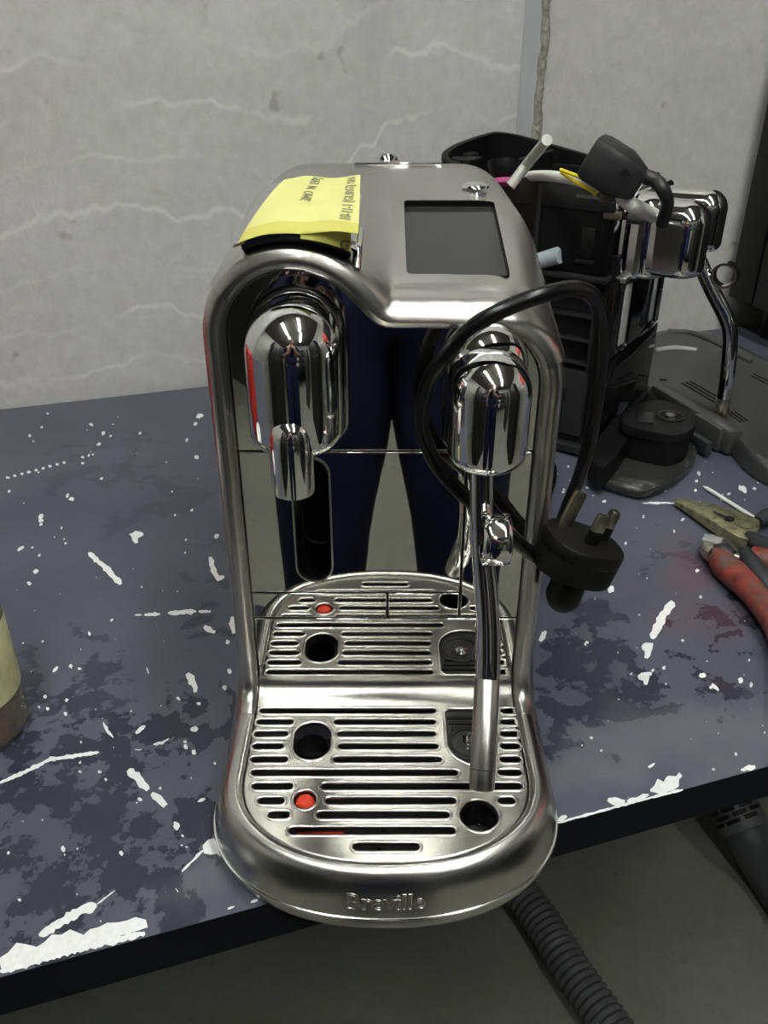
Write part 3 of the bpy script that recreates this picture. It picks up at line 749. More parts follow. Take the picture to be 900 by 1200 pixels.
# steam wand with ring grip
WX = .0520
wp = [aty(564, 545, -.044), aty(564, 580, -.046), aty(565, 640, -.050), aty(570, 700, -.058), aty(572, 750, -.066), aty(571, 800, -.076), aty(568, 860, -.092)]
wand = part('steam_wand', MB().tube(wp, [.0062, .0062, .0062, .0066, .0070, .0070, .0070], 20, 6), 'chrome', E1, ang=60)
wa, wb = aty(571, 795, -.075), aty(564.5, 927, -.112)
dw = (wb-wa); wt = wa+dw*.80
part('wand_sleeve', MB().tube([wa, wa+dw*.01, wt], [.0066, .0072, .0072], 24), 'steel_v', wand, ang=50)
part('wand_tip', MB().tube([wt+dw*.006, wa+dw*.97, wa+dw*.99, wb], [.0072, .0071, .0066, .0050], 24), 'steel_v', wand, ang=50)
rg = MB(); rcn = aty(580.5, 632, -.062)
for kk in range(2): pass
rings = []
for k in range(28):
    a = 2*PI*k/28; cy_, cz_ = math.cos(a), math.sin(a)
    ring = []
    for (dx, dr) in ((-.0070, .0100), (-.0078, .0118), (-.0070, .0136), (-.0035, .0142), (.0035, .0142), (.0070, .0136), (.0078, .0118), (.0070, .0100)):
        ring.append((rcn.x+dx, rcn.y+dr*cy_, rcn.z+dr*cz_))
    rings.append(ring)
rings.append(rings[0]); rg.rings(rings, True, False, False)
part('ring_grip', rg, 'chrome', wand, ang=60)
# drip tray: ring, bead, foot strip
FRY, FHW, STY = -.1398, .0862, -.078         # front of the inner edge, half width, where the curve starts
def ring_path(hw_=FHW, fr=FRY, st=STY, n=40):
    pts = [(-hw_, SEAMY), (-hw_, -.045), (-hw_, -.062)]
    for k in range(n+1):
        a = PI+PI*k/n; ca, sa = math.cos(a), math.sin(a)
        ex = 2/2.25
        pts.append((hw_*abs(ca)**ex*(1 if ca > 0 else -1), st+(st-fr)*-(abs(sa)**ex)))
    pts += [(hw_, -.062), (hw_, -.045), (hw_, SEAMY)]
    return pts
RP = ring_path()
def ring_sweep(prof, closed_prof=False):
    rows = []
    for i, p in enumerate(RP):
        a, b = RP[max(i-1, 0)], RP[min(i+1, len(RP)-1)]
        if i in (0, 1): a, b = (0, 0), (0, -1)
        if i in (len(RP)-1, len(RP)-2): a, b = (0, 0), (0, 1)
        dx, dy = b[0]-a[0], b[1]-a[1]; d = math.hypot(dx, dy)
        ox, oy = dy/d, -dx/d
        fr = 1.0-.18*max(0, -oy)**2         # a little narrower at the very front
        rows.append([(p[0]+ox*bb*fr, p[1]+oy*bb*fr, ZT+.001+nn) for bb, nn in prof])
    return MB().rings(rows, closed_prof, False, False)
tr = part('tray_rim', ring_sweep(RINGPROF), 'steel', E1, 50)
bead = [(.0183, -.0252), (.0193, -.0253), (.0197, -.0262), (.0191, -.0271), (.0178, -.0273)]
part('rim_bead', ring_sweep(bead), 'chrome', tr, 60)
part('foot_strip', ring_sweep([(.0178, -.0273), (.0182, -.0285), (.0180, -.0330), (.0168, -.0358), (.0140, -.0366), (.004, -.0366)]), 'steel', tr, 50)
# lettering pressed into the rim
PS = [0]
for (b0, n0), (b1, n1) in zip(RINGPROF[:-1], RINGPROF[1:]): PS.append(PS[-1]+math.hypot((b1-b0)*.82, n1-n0))
PS_MID = PS[6]+.0035
def on_rim(u, v, w):
    # v runs up the rim's slope; follow the rim profile at the front
    x = u
    tgt = PS_MID-v; b, n = RINGPROF[-1]; tb, tn = .3, -.95
    for (b0, n0), (b1, n1), s0, s1 in zip(RINGPROF[:-1], RINGPROF[1:], PS[:-1], PS[1:]):
        if s0 <= tgt <= s1:
            f = (tgt-s0)/(s1-s0); b, n = b0+(b1-b0)*f, n0+(n1-n0)*f; tb, tn = (b1-b0)/(s1-s0), (n1-n0)/(s1-s0)
    i = min(range(len(RP)), key=lambda k: abs(RP[k][0]-x) if RP[k][1] < STY-.01 else 9)
    yb = RP[i][1]
    # linear interpolation of the inner edge
    for k in range(len(RP)-1):
        if RP[k][1] < STY-.01 and min(RP[k][0], RP[k+1][0]) <= x <= max(RP[k][0], RP[k+1][0]):
            f = (x-RP[k][0])/((RP[k+1][0]-RP[k][0]) or 1); yb = RP[k][1]*(1-f)+RP[k+1][1]*f
    return Vector((x, yb-b*.82+tn*w*.82, ZT+.001+n+tb*w))
part('lettering', text_mesh('Breville', .0140, lambda x, y, z: on_rim(x, y-.0046, z), outline=.00055, spacing=1.02), 'steel', tr, 60)
# backsplash curve between the panel and the grid
bs = MB(); rows = []
cv = [(-.0008, .0500)]+bez((-.0008, .0500), (-.0012, .0425), (-.006, ZT+.0012), (-.0185, ZT+.0008), 10)
for y, z in cv: rows.append([(-.0855, y, z), (-.05, y, z), (0, y, z), (.05, y, z), (.0855, y, z)])
bs.grid(rows); part('backsplash', bs, 'steel', E1, 60)
# ---- pressed grid
SH = .0053
def row(py, spans, h=SH):
    out = []
    for a, b in spans:
        pa, pb_ = atz(a, py, ZT), atz(b, py, ZT)
        out.append(stadium(pa.x, pb_.x, pa.y, h))
    return out
holes = []
for py, sp in ((834.5, [(304, 511), (586, 606)]), (847.5, [(301, 344), (391, 511), (586, 607)]), (861.5, [(298, 338), (395, 511), (586, 608)]), (876, [(296, 333), (396, 514), (586, 609)]),
               (891.5, [(294, 338), (390, 518), (585, 610)]), (907, [(294, 537), (583, 611)]), (923, [(295, 344), (376, 612)]), (940, [(302, 334), (381, 535), (583, 604)]),
               (956.5, [(314, 340), (371, 527)]), (975, [(338, 534)]), (994, [(413, 492)])): holes += row(py, sp)
o0, o1 = atz(366, 848, ZT), atz(366, 892, ZT); ox = (atz(344, 869, ZT).x, atz(388, 869, ZT).x)
orr = (ox[1]-ox[0])/2; oc = (o0.y+o1.y)/2; oh = (o0.y-o1.y)/2
ov = [((ox[0]+ox[1])/2+orr*math.cos(a), (o1.y+orr if math.sin(a) < 0 else o0.y-orr)+orr*math.sin(a)) for a in [2*PI*(k+.5)/28 for k in range(28)]]
holes.append(ov)
rf = atz(357.5, 938.5, ZT); holes.append(circ(rf.x, rf.y, .0068))
dh = atz(561.5, 957, ZT); holes.append(circ(dh.x, dh.y, .0112))
# cut-out for the black stage at the back right
c0, c1, c2, c3 = atz(522, 809, ZT), atz(578, 809, ZT), atz(584, 870, ZT), atz(530, 893, ZT)
STG = []
pa, pb_ = atz(521, 834, ZT), atz(579, 880, ZT)
sx0, sx1, sy1, sy0 = pa.x, pb_.x, -.0195, atz(550, 897, ZT).y
STG = rrect(sx0, sy0, sx1, sy1, .004)
nn = []
for k in range(9):
    a = PI+PI/2*k/8; nn.append((sx0+.018+.018*math.cos(a), sy0+.018+.018*math.sin(a)))
for k in range(5):
    a = -PI/2+PI/2*k/4; nn.append((sx1-.005+.005*math.cos(a), sy0+.005+.005*math.sin(a)))
nn += [(sx1, sy1-.002), (sx1-.002, sy1), (sx0+.003, sy1), (sx0, sy1-.003)]
STG = nn
holes.append(STG)
outl = ring_path(FHW-.0008, FRY+.0008)
outl = [(-.0854, -.0165)]+[p for p in outl if p[1] < -.0170]+[(.0854, -.0165)]
def gridmap(u, v, w): return Vector((u, v, ZT+.0012+w))
grd = part('drip_grid', plate(outl, holes, .0030, .0010, gridmap, 3), 'steel_grid', E1, 42)
# rounded raised lips round the holes and along the edge
lips = MB()
def lip(loop, r, o=0.0, closed=True, dz=0.0):
    n = len(loop); pts = []
    cx = sum(p[0] for p in loop)/n; cy = sum(p[1] for p in loop)/n
    L = [Vector((p[0], p[1], ZT+.0011+dz)) for p in loop]
    rings = []
    for i in range(n):
        t = (L[(i+1) % n]-L[i-1]); t.z = 0
        if t.length < 1e-7: t = Vector((1, 0, 0))
        t.normalize(); s_ = Vector((t.y, -t.x, 0))
        rings.append([L[i]+s_*(o+r*math.cos(a))+Vector((0, 0, .55*r*math.sin(a))) for a in [PI*k/5 for k in range(6)]])
    rings.append(rings[0]); lips.rings(rings, False, False, False)
for h in holes: lip(h, .00115, .0009)
part('pressed_lips', lips, 'steel_grid', grd, 60, kind='stuff')
# inside of the tray and what shows through
ti = MB(); loop = ring_path(FHW-.002, FRY+.002)
ti.rings([[(p[0], p[1], z) for p in loop] for z in (ZT-.002, .006)], False, False, False)
ti.add([(p[0], p[1], .006) for p in loop]+[(-.0855, -.016, .006), (.0855, -.016, .006)], [tuple(range(len(loop)))+(len(loop)+1, len(loop))])
part('tray_basin', ti, 'void', E1)
bm_ = MB()
for k in range(60):
    x, y = rnd.uniform(-.07, .07), rnd.uniform(-.125, -.03)
    bm_.lathe([(.0001, .0014), (.0009, .0011), (.0014, 0)], (x, y, .0185), seg=7)
ds = MB().box((0, -.075, .0165), (.13, .085, .0035), bev=.001)
deck = part('tray_deck', ds, 'black', E1)
part('water_drops', bm_, 'blackgloss', deck, kind='stuff')
fl = part('level_float', MB().lathe([(.0001, .0052), (.0040, .0046), (.0055, .0030), (.0058, 0), (.0058, -.012)], (rf.x, rf.y, ZT-.0035), seg=24), 'red', E1, label='round red level float')
part('float_arm', MB().box((rf.x+.009, rf.y-.012, .0205), (.028, .004, .003), bev=.001), 'red', fl)
rh = MB(); hc = Vector(((ox[0]+ox[1])/2, oc, .0))
rh.lathe([(.0098, ZT-.002), (.0096, ZT-.012), (.0090, .0195)], (hc.x, hc.y-.001, 0), seg=28, cap=False)
part('drain_cup', rh, 'blackgloss', E1)
part('drain_cup', MB().lathe([(.0105, ZT-.002), (.0102, ZT-.010), (.0085, .0195)], (dh.x, dh.y, 0), seg=28, cap=False), 'blackgloss', E1)
# black stage insert with ribs, round well and bright sensor pin
st_in = [(x*.985+((sx0+sx1)/2)*.015, y*.985+((sy0+sy1)/2)*.015) for x, y in STG]
stg = part('cup_stage', plate(st_in, [], .0022, .0006, lambda u, v, w: Vector((u, v, ZT-.0006+w))), 'charcoal', E1)
for j, yy in enumerate((-.0265, -.0315, -.0365)):
    rb = MB(); rb.rings([[(p[0], p[1], ZT-.0008+z) for p in stadium((sx0+sx1)/2-.0135+.001*j, (sx0+sx1)/2+.0125, yy, .0026)] for z in (0, .0012)], True, False, True)
    part('stage_rib', rb, 'black', stg)
sp_ = Vector(((sx0+sx1)/2+.0005, sy0+.0215, ZT-.0005))
part('stage_ring', MB().lathe([(.0145, -.0004), (.0150, .0008), (.0138, .0012), (.0120, .0006), (.0120, -.001)], sp_-Vector((0, .002, 0)), seg=32, cap=False), 'black', stg)
part('sensor_pin', MB().lathe([(.0058, .0002), (.0056, .0010), (.0032, .0011), (.0032, .0028), (.0026, .0034), (.0001, .0036)], sp_, seg=24), 'chrome', stg, label='bright metal pin')
# capsule lever lying over the left arch
def lever_z(x, y):
    q_ = (x+.0485)/.036
    top = .3425+.0085*math.sin(min(max((y+.012)/.105, 0), 1)*PI/2)-max(0, y-.095)*.36
    return top-.0115*q_*q_
lv = MB(); ys = [-.0135, -.0125, -.006, .01, .03, .05, .07, .09, .11, .13]
xs_ = [-.0765+.0620*k/20 for k in range(21)]
topz = lambda x, y: lever_z(x, y)
ringsl = []
for y in ys:
    d = .0016 if y == ys[0] else 0
    tp = [(x, y+ .010*((x+.0485)/.036)**2, topz(x, y)+.0012-d*.4) for x in xs_]
    bt = [(x, y+ .010*((x+.0485)/.036)**2, topz(x, y)-.0008 if y < 0 else min(topz(x, y)-.0008, .3325)) for x in reversed(xs_)]
    ringsl.append(tp+bt)
lv.rings(ringsl)
lever = part('capsule_lever', lv, 'chrome', E1, 45)
ug = MB(); rr_ = []
for y, dz, dd in ((-.0122, -.0006, 0), (-.0105, -.0035, .002), (-.002, -.0065, .002), (.02, -.012, 0)):
    rr_.append([(x*.98-.0009, y+.010*((x+.0485)/.036)**2, topz(x, -.012)+dz) for x in xs_[1:-1]])
ug.grid(rr_); part('lever_grip', ug, 'black', lever, 60, label='black hollow front of the lever')
part('lever_rail', MB().tube([(-.0150, -.004, .3235), (-.0146, .002, .3310), (-.0143, .012, .3335), (-.0140, .03, .3350)], .0024, 10, 4), 'chrome', lever)

# ---- yellow notes
def note_mesh(c00, c10, c01, c11, nu=14, nv=14, curl=0.0, lift=.0006):
    rows = []
    for j in range(nv+1):
        v = j/nv; r = []
        for i in range(nu+1):
            u = i/nu
            p = Vector(c00)*(1-u)*(1-v)+Vector(c10)*u*(1-v)+Vector(c01)*(1-u)*v+Vector(c11)*u*v
            k = min(max((p.y+.015)/.108, 0), 1)
            z = .3450+.0085*k+.0008*math.sin(p.x*170+p.y*40)
            if p.x < -.046: z -= .0062*((-.046-p.x)/.0275)**1.6
            z = max(z, lever_z(min(max(p.x, -.0775), -.0135), max(p.y, -.0125))+.0022)
            r.append(Vector((p.x, p.y, z)))
        rows.append(r)
    return rows
def sheet(rows, t=.0002):
    n = len(rows[0]); mb = MB()
    mb.grid(rows); mb.grid([[p-Vector((0, 0, t)) for p in r] for r in rows])
    return mb
NR = note_mesh((-.0735, -.0125, 0), (-.0135, -.0165, 0), (-.0600, .0900, 0), (-.0150, .0930, 0), curl=.0012, lift=.0009)
for j_, k_ in ((0, 1.0), (1, .55), (2, .15)):
    for p in NR[j_]: p.z -= .0011*k_; p.y += .0008*k_*math.sin(p.x*150)
note = thing('sticky_note', 'yellow handwritten paper note on top of the complete machine', 'note', (-.045, .03, .343))
part('note_sheet', sheet(NR[2:]), 'note', note, 60)
part('gum_strip', sheet(NR[:3]), 'note_dark', note, 60, label='darker gummed front edge')
def on_note(u, v):
    i = min(max(u*14, 0), 13.999); j = min(max(v*14, 0), 13.999); a, b = int(i), int(j); f, g = i-a, j-b
    return NR[b][a]*(1-f)*(1-g)+NR[b][a+1]*f*(1-g)+NR[b+1][a]*(1-f)*g+NR[b+1][a+1]*f*g
def handwriting(body, u0, v0, v1, hgt):
    L = (v1-v0)
    tm = text_mesh(body, 1.0, lambda x, y, z: Vector((x, y, z)), outline=.018)
    x0, x1 = min(p[0] for p in tm.v), max(p[0] for p in tm.v)
    mb = MB(); mb.add([on_note(u0-p[1]*hgt+.05*math.sin(p[0]*2.1)*.12, v0+(p[0]-x0)/(x1-x0)*L)+Vector((0, 0, .0003+p[2]*.004)) for p in tm.v], tm.f); return mb
part('handwriting', handwriting('3MO  N  EVPJ', .50, .46, .96, .15), 'ink', note, 60)
part('handwriting', handwriting('10-11-1 (GURG) SN', .93, .17, .96, .14), 'ink', note, 60)
n2 = []
for j in range(7):
    v = j/6; r = []
    for i in range(9):
        u = i/8
        x = -.0420+.0245*u; y = -.0142+.010*((x+.0485)/.036)**2*1.0-.0012*v
        zt = .3438; zb_ = lever_z(x, -.0125)-.0012
        r.append(Vector((x, y, zt*(1-v)+zb_*v)))
    n2.append(r)
nt2 = thing('sticky_note', 'small yellow note folded down under the front edge of the large note', 'note', (-.03, -.013, .333))
part('note_sheet', MB().grid(n2).grid([[p+Vector((0, .0003, 0)) for p in r] for r in n2]), 'note_dark', nt2, 60)
part('handwriting', text_mesh('G"', .0075, lambda x, y, z: Vector((-.0200+x*.9+y*.25, -.0152+z*.02+.010*((-.0200+x+.0485)/.036)**2-.0004, (.3345+y*.8-.3*x))), outline=.0002), 'ink', nt2)

# ================================================================== MAINS CABLE AND PLUG
def build_cable():
    pc = aty(684, 634, -.012)
    t = thing('power_cable', 'thick black cable with a three-pin plug looped over the right of the steel machine', 'cable', (pc.x, pc.y, pc.z))
    pth = [aty(672, 664, -.004), aty(640, 658, -.010), aty(612, 640, -.018), aty(585, 616, -.024), aty(545, 582, -.022), aty(512, 545, -.018), aty(494, 500, -.018), aty(500, 455, -.022), aty(522, 416, -.030),
           aty(556, 382, -.034), aty(600, 358, -.032), aty(645, 343, -.026), aty(678, 339, -.014), aty(698, 352, .000), aty(704, 385, .012), aty(702, 440, .022), aty(694, 500, .030), aty(680, 555, .040), aty(662, 600, .060),
           aty(648, 640, .085)]
    end = atz(650, 655, .006); 
    pth += [Vector((end.x-.005, end.y+.02, .0046)), Vector((end.x+.004, end.y+.09, .0046)), Vector((end.x+.03, end.y+.2, .0046)), Vector((end.x-.02, end.y+.32, .0046))]
    part('cable', MB().tube(pth, .0043, 14, 7), 'rubber', t, 60)
    # plug: disc with pins, tipped so that its face looks up towards the viewer
    ax = Vector((.32, .06, .94)).normalized()           # pin direction
    a = Vector((1, .18, 0)); a = (a-ax*a.dot(ax)).normalized(); b = ax.cross(a)
    c = pc+Vector((0, 0, 0))
    def P3(u, v, w): return c+a*u+b*v+ax*w
    out = []
    for k in range(36):
        q = 2*PI*k/36; ex, ey = math.cos(q), math.sin(q)
        out.append((.0255*abs(ex)**.86*(1 if ex > 0 else -1), .0225*abs(ey)**.86*(1 if ey > 0 else -1)))
    mb = MB(); rings = []
    for sc_, w in ((.90, -.0215), (.985, -.0205), (1.0, -.018), (1.0, -.008), (.985, -.0072), (.985, -.0066), (1.0, -.0058), (.995, .0005), (.96, .0018), (.90, .0018)):
        rings.append([P3(p[0]*sc_, p[1]*sc_, w) for p in out])
    body = part('plug_body', mb.rings(rings), 'plug', t, 40)
    # pins: earth at the back left, live and neutral at the front right
    def pin(u, v, w_, d_, L_, name, sleeve):
        m = MB()
        def bx(z0, z1, k=1.0):
            r0 = rrect(u-w_/2*k, v-d_/2*k, u+w_/2*k, v+d_/2*k, min(w_, d_)*.2, 2)
            return r0
        r0 = rrect(u-w_/2, v-d_/2, u+w_/2, v+d_/2, min(w_, d_)*.2, 2); r1 = [(u+(p[0]-u)*.8, v+(p[1]-v)*.7) for p in r0]
        zz0 = sleeve if sleeve else .001
        m.rings([[P3(p[0], p[1], z) for p in r] for r, z in ((r0, zz0), (r0, L_-.002), (r1, L_))])
        o = part(name, m, 'brass', body)
        if sleeve:
            m2 = MB(); r2_ = [(u+(p[0]-u)*1.04, v+(p[1]-v)*1.06) for p in r0]
            m2.rings([[P3(p[0], p[1], z) for p in r2_] for z in (.001, sleeve)]); part('pin_sleeve', m2, 'plug', body)
    pin(-.0105, .0100, .0082, .0044, .0265, 'earth_pin', 0)
    pin(.0015, -.0050, .0076, .0044, .0215, 'live_pin', .0105)
    pin(.0145, .0055, .0056, .0064, .0215, 'neutral_pin', .0105)
    part('plug_mark', MB().lathe([(.0001, .0022), (.0015, .0021), (.0018, .0018)], P3(.004, -.0195, -.012), axis=-b*1, seg=5), 'brass', body)
    ft = MB().tube([P3(.001, -.004, -.018), P3(.001, -.004, -.026), P3(.002, -.004, -.038), P3(.0025, -.003, -.044)], [.0100, .0105, .0112, .0080], 18, 3)
    part('pull_tab', ft, 'plug', t, 60)
build_cable()

# ================================================================== STRIPPED MACHINE (behind, right)
B2 = Vector((.287, .502, 0)); R2 = math.radians(57)
E2 = thing('espresso_machine', 'stripped black espresso machine with bare chrome heads and loose wires', 'coffee machine', B2, R2)
Q2 = Matrix.Translation(B2) @ Matrix.Rotation(R2, 4, 'Z')
Q2i = Q2.inverted()
nX = Q2.to_3x3() @ Vector((1, 0, 0)); nY = Q2.to_3x3() @ Vector((0, 1, 0))
def sx(px, py, x=-.085):   # point on the machine's plane x = const, in its own frame
    return Q2i @ atpl(px, py, Q2 @ Vector((x, 0, 0)), nX)
def sy(px, py, y=0.0):
    return Q2i @ atpl(px, py, Q2 @ Vector((0, y, 0)), nY)
def p2(name, mb, m, par=None, **kw): return part(name, mb, m, par or E2, space='L', **kw)
def b2(lo, hi, bev=.002): return MB().box([(a+b)/2 for a, b in zip(lo, hi)], [abs(b-a) for a, b in zip(lo, hi)], bev=bev)
p2('base_plate', b2((-.088, -.004, .004), (.088, .262, .022), .004), 'black')
sidep = p2('side_frame', b2((-.084, .004, .020), (-.078, .258, .225)), 'black')
far = p2('side_frame', b2((.076, .020, .020), (.084, .250, .26)), 'black')
p2('rear_frame', b2((-.08, .250, .02), (.08, .258, .262)), 'black')
core = p2('pump_block', b2((-.066, .03, .02), (.066, .24, .20), .004), 'void')
# front panel: glossy upper with two wall reflections built as strips, dark lower part
fp = p2('front_panel', b2((-.085, 0, .115), (.085, .006, .203), .001), 'blackgloss')
p2('lower_front_panel', b2((-.085, -.001, .026), (.085, .006, .113), .001), 'blackgloss')
fw = MB(); fw.box((0, .0, .2015), (.168, .012, .006), bev=.0015)
p2('front_rail', fw, 'steel_v')
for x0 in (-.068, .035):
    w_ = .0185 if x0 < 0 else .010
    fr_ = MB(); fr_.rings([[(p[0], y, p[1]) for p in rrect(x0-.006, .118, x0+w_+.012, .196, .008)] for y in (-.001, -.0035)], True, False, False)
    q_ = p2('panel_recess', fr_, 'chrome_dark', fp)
    p2('painted_reflection', MB().box((x0+w_/2, -.002, .160), (w_, .003, .066), bev=.001), 'reflection_residue', q_)
# filter mat on top of the block and the slanted cover
p2('top_mat', MB().box((-.005, .045, .208), (.15, .07, .006), Matrix.Rotation(.1, 3, 'X'), bev=.002), 'charcoal')
# upper tank frame on the near side
u0, u1 = sx(720, 300, -.09).y, sx(636, 250, -.09).y
za, zb_ = .222, .300
tf = p2('tank_frame', b2((-.096, .012, .205), (-.072, .150, .292), .003), 'black')
p2('frame_lip', b2((-.099, .010, .268), (-.094, .152, .294), .002), 'charcoal', tf)
p2('frame_ledge', b2((-.101, .008, .199), (-.074, .154, .205), .0015), 'charcoal', tf)
p2('frame_rib', b2((-.0995, .088, .206), (-.094, .093, .290), .001), 'charcoal', tf)
p2('frame_rib', b2((-.0985, .124, .206), (-.094, .128, .268), .001), 'charcoal', tf)
p2('frame_slot', b2((-.0966, .028, .222), (-.0950, .042, .252), .0005), 'void', tf)
p2('slot_lip', b2((-.0978, .026, .216), (-.0955, .046, .220), .0005), 'charcoal', tf)
p2('frame_clip', b2((-.099, .024, .279), (-.0955, .052, .284), .0008), 'tin', tf)
p2('frame_clip', b2((-.098, .004, .262), (-.092, .022, .270), .0015), 'brown', tf)
p2('tank_frame', b2((-.07, .012, .205), (.07, .02, .280), .002), 'black')
p2('tank_frame', b2((-.07, .148, .205), (.07, .154, .300), .002), 'black')
p2('tank_frame', b2((.066, .02, .205), (.072, .150, .285), .002), 'black')
# ladder of ribs lower down on the near side
for zz in (.186, .160, .134, .108):
    p2('side_rib', b2((-.0935, .020, zz-.0015), (-.083, .105, zz+.0015), .0008), 'charcoal')
for yy in (.020, .105, .17):
    p2('side_rib', b2((-.0935, yy-.002, .100), (-.083, yy+.002, .190), .0008), 'charcoal')
p2('side_clip', b2((-.094, .062, .132), (-.086, .075, .140), .001), 'tin')
lp = p2('lower_cover', b2((-.093, .018, .022), (-.084, .130, .100), .003), 'charcoal')
p2('cover_slot', b2((-.0938, .040, .062), (-.0920, .046, .078), .0004), 'void', lp)
p2('cover_rib', b2((-.0955, .07, .026), (-.0925, .11, .030), .0006), 'tin', lp)
p2('cover_rib', b2((-.0955, .07, .036), (-.0925, .11, .039), .0006), 'charcoal', lp)
p2('side_skirt', b2((-.100, .000, .004), (-.088, .200, .014), .002), 'charcoal')
# curved rear shell standing up behind, with square lugs on its inner face
sh_pts = [(-.078, .180), (-.077, .205), (-.064, .226), (-.03, .234), (.02, .234), (.06, .226), (.085, .200), (.092, .16), (.092, .11), (.089, .06), (.084, .02)]
shp = [Vector((x, y, 0)) for x, y in sh_pts]; shp, _ = spline(shp, [1]*len(shp), 4)
nS = len(shp); rings = []
for i, p in enumerate(shp):
    f = i/(nS-1); top = .290+.026*math.sin(min(1, f*1.6)*PI/2)-.060*max(0, f-.5)**1.2*1.6
    t_ = (shp[min(i+1, nS-1)]-shp[max(i-1, 0)]).normalized(); o_ = Vector((t_.y, -t_.x, 0))
    rings.append([(p.x, p.y, .20), (p.x, p.y, top), (p.x+o_.x*.004, p.y+o_.y*.004, top+.0015), (p.x+o_.x*.0075, p.y+o_.y*.0075, top), (p.x+o_.x*.0075, p.y+o_.y*.0075, .20)])
sh_ = MB(); sh_.rings(rings); shell = p2('rear_shell', sh_, 'black', ang=45)
for k, f in enumerate((.12, .2, .28, .36)):
    p = shp[int(f*nS)]; zt_ = .290+.018*f
    p2('shell_lug', MB().box((p.x+.004, p.y-.012, zt_-.012), (.020, .014, .030), bev=.002), 'charcoal', shell)
p2('shell_box', MB().box((-.038, .205, .282), (.032, .020, .034), bev=.002), 'black', shell)
p2('shell_label', MB().box((.0900, .125, .286), (.001, .016, .006)), 'tin', shell)
for f in (.62, .72): 
    p = shp[int(f*nS)]; p2('shell_pin', MB().tube([(p.x-.003, p.y, .262), (p.x-.003, p.y, .294)], .0016, 8), 'tin', shell)
# brew unit behind the heads
hp_ = rrect(-.079, .199, .079, .281, .024, 5)
p2('head_plate', MB().rings([[(p[0]*k, y, .240+(p[1]-.240)*k) for p in hp_] for y, k in ((.009, .985), (.008, 1), (.004, 1), (.003, .985))]), 'chrome')
p2('head_bracket', b2((-.06, .008, .21), (.06, .06, .26), .004), 'black')
hz = -.034
bh2 = head_mb(-.0430, -.046, .0245, .2385+hz, .3130+hz, .010, .002)
bh2 = p2('brew_head', bh2, 'chrome', ang=50)
p2('head_collar', head_mb(-.0430, -.006, .0275, .2335+hz, .3165+hz, .008, .002), 'chrome', bh2, ang=50)
sh2 = p2('steam_head', head_mb(.050, -.042, .0213, .2460+hz, .3100+hz, .009, .002), 'chrome', ang=50)
wpl = .050
wp = [sx(816, 298, wpl), sx(832, 335, wpl)]
wp += [sx(848, 366, wpl), sx(855, 386, wpl), sx(855, 410, wpl), sx(851, 450, wpl), sx(848, 466, wpl)]
wd2 = p2('steam_wand', MB().tube(wp, .0086, 18, 6), 'chrome', ang=60)
p2('wand_tip', MB().tube([sx(848, 467, wpl), sx(847, 482, wpl), sx(847, 485, wpl)], [.0088, .0085, .005], 18), 'brass', wd2, ang=50)
rcn2 = sx(850, 322, wpl); rg2 = MB(); rings = []
for k in range(29):
    a = 2*PI*k/28
    rings.append([(rcn2.x+dx, rcn2.y+dr*math.cos(a), rcn2.z+dr*math.sin(a)) for dx, dr in ((-.007, .0112), (-.007, .0140), (0, .0150), (.007, .0140), (.007, .0112), (0, .0105))])
rg2.rings(rings, True, False, False); p2('ring_grip', rg2, 'chrome', wd2, ang=60)
# swung-out foot with rounded end and the round foot plate under it
def zpoly(pts, z): return [Q2i @ atz(px, py, z) for px, py in pts]
arm = [(728, 490), (742, 476), (768, 469), (792, 474), (810, 484), (816, 495), (808, 506), (788, 511), (768, 508), (745, 503), (734, 499), (728, 495)]
a_, _r = spline([Vector(p) for p in zpoly(arm+[arm[0]], .050)], [1]*13, 3); a_ = a_[:-1]
cen = sum(a_, Vector())/len(a_)
mb = MB(); mb.rings([[Vector((p.x, p.y, z))+(cen-p)*k*Vector((1, 1, 0)).length*0.5 for p in a_] for z, k in ((.0128, .10), (.040, .10), (.041, 0), (.049, 0), (.051, .03))])
foot = p2('swing_foot', mb, 'black', ang=45)
hp = Q2i @ atz(786, 488, .051)
p2('pivot_screw', MB().lathe([(.0065, 0), (.0062, .0022), (.003, .0028), (.0001, .0028)], hp, seg=6), 'brass', foot)
p2('pivot_ring', MB().lathe([(.0145, -.001), (.0150, .0010), (.0125, .0014), (.0118, 0)], hp, seg=28, cap=False), 'charcoal', foot)
p2('foot_pad', MB().box(hp+Vector((-.02, .022, .0006)), (.028, .018, .003), Matrix.Rotation(.3, 3, 'Z'), bev=.001), 'charcoal', foot)
fpp = [(697, 560), (705, 545), (716, 520), (740, 508), (790, 512), (815, 522), (814, 540), (795, 558), (775, 570), (755, 576), (735, 573), (712, 566)]
a_, _r = spline([Vector(p) for p in zpoly(fpp+[fpp[0]], .012)], [1]*13, 3); a_ = a_[:-1]; cen = sum(a_, Vector())/len(a_)
mb = MB(); mb.rings([[Vector((p.x+(cen.x-p.x)*k, p.y+(cen.y-p.y)*k, z)) for p in a_] for z, k in ((.001, .06), (.006, .01), (.010, 0), (.012, .01), (.0125, .03))])
p2('foot_plate', mb, 'satin_black', ang=30)
bs2 = [(690, 545), (700, 520), (716, 498), (742, 480), (760, 476), (745, 505), (735, 520), (722, 540), (706, 556)]
a_ = zpoly(bs2, .030); mb = MB(); mb.rings([[Vector((p.x, p.y, z)) for p in a_] for z in (.0126, .036)])
p2('base_knuckle', mb, 'black', ang=30)
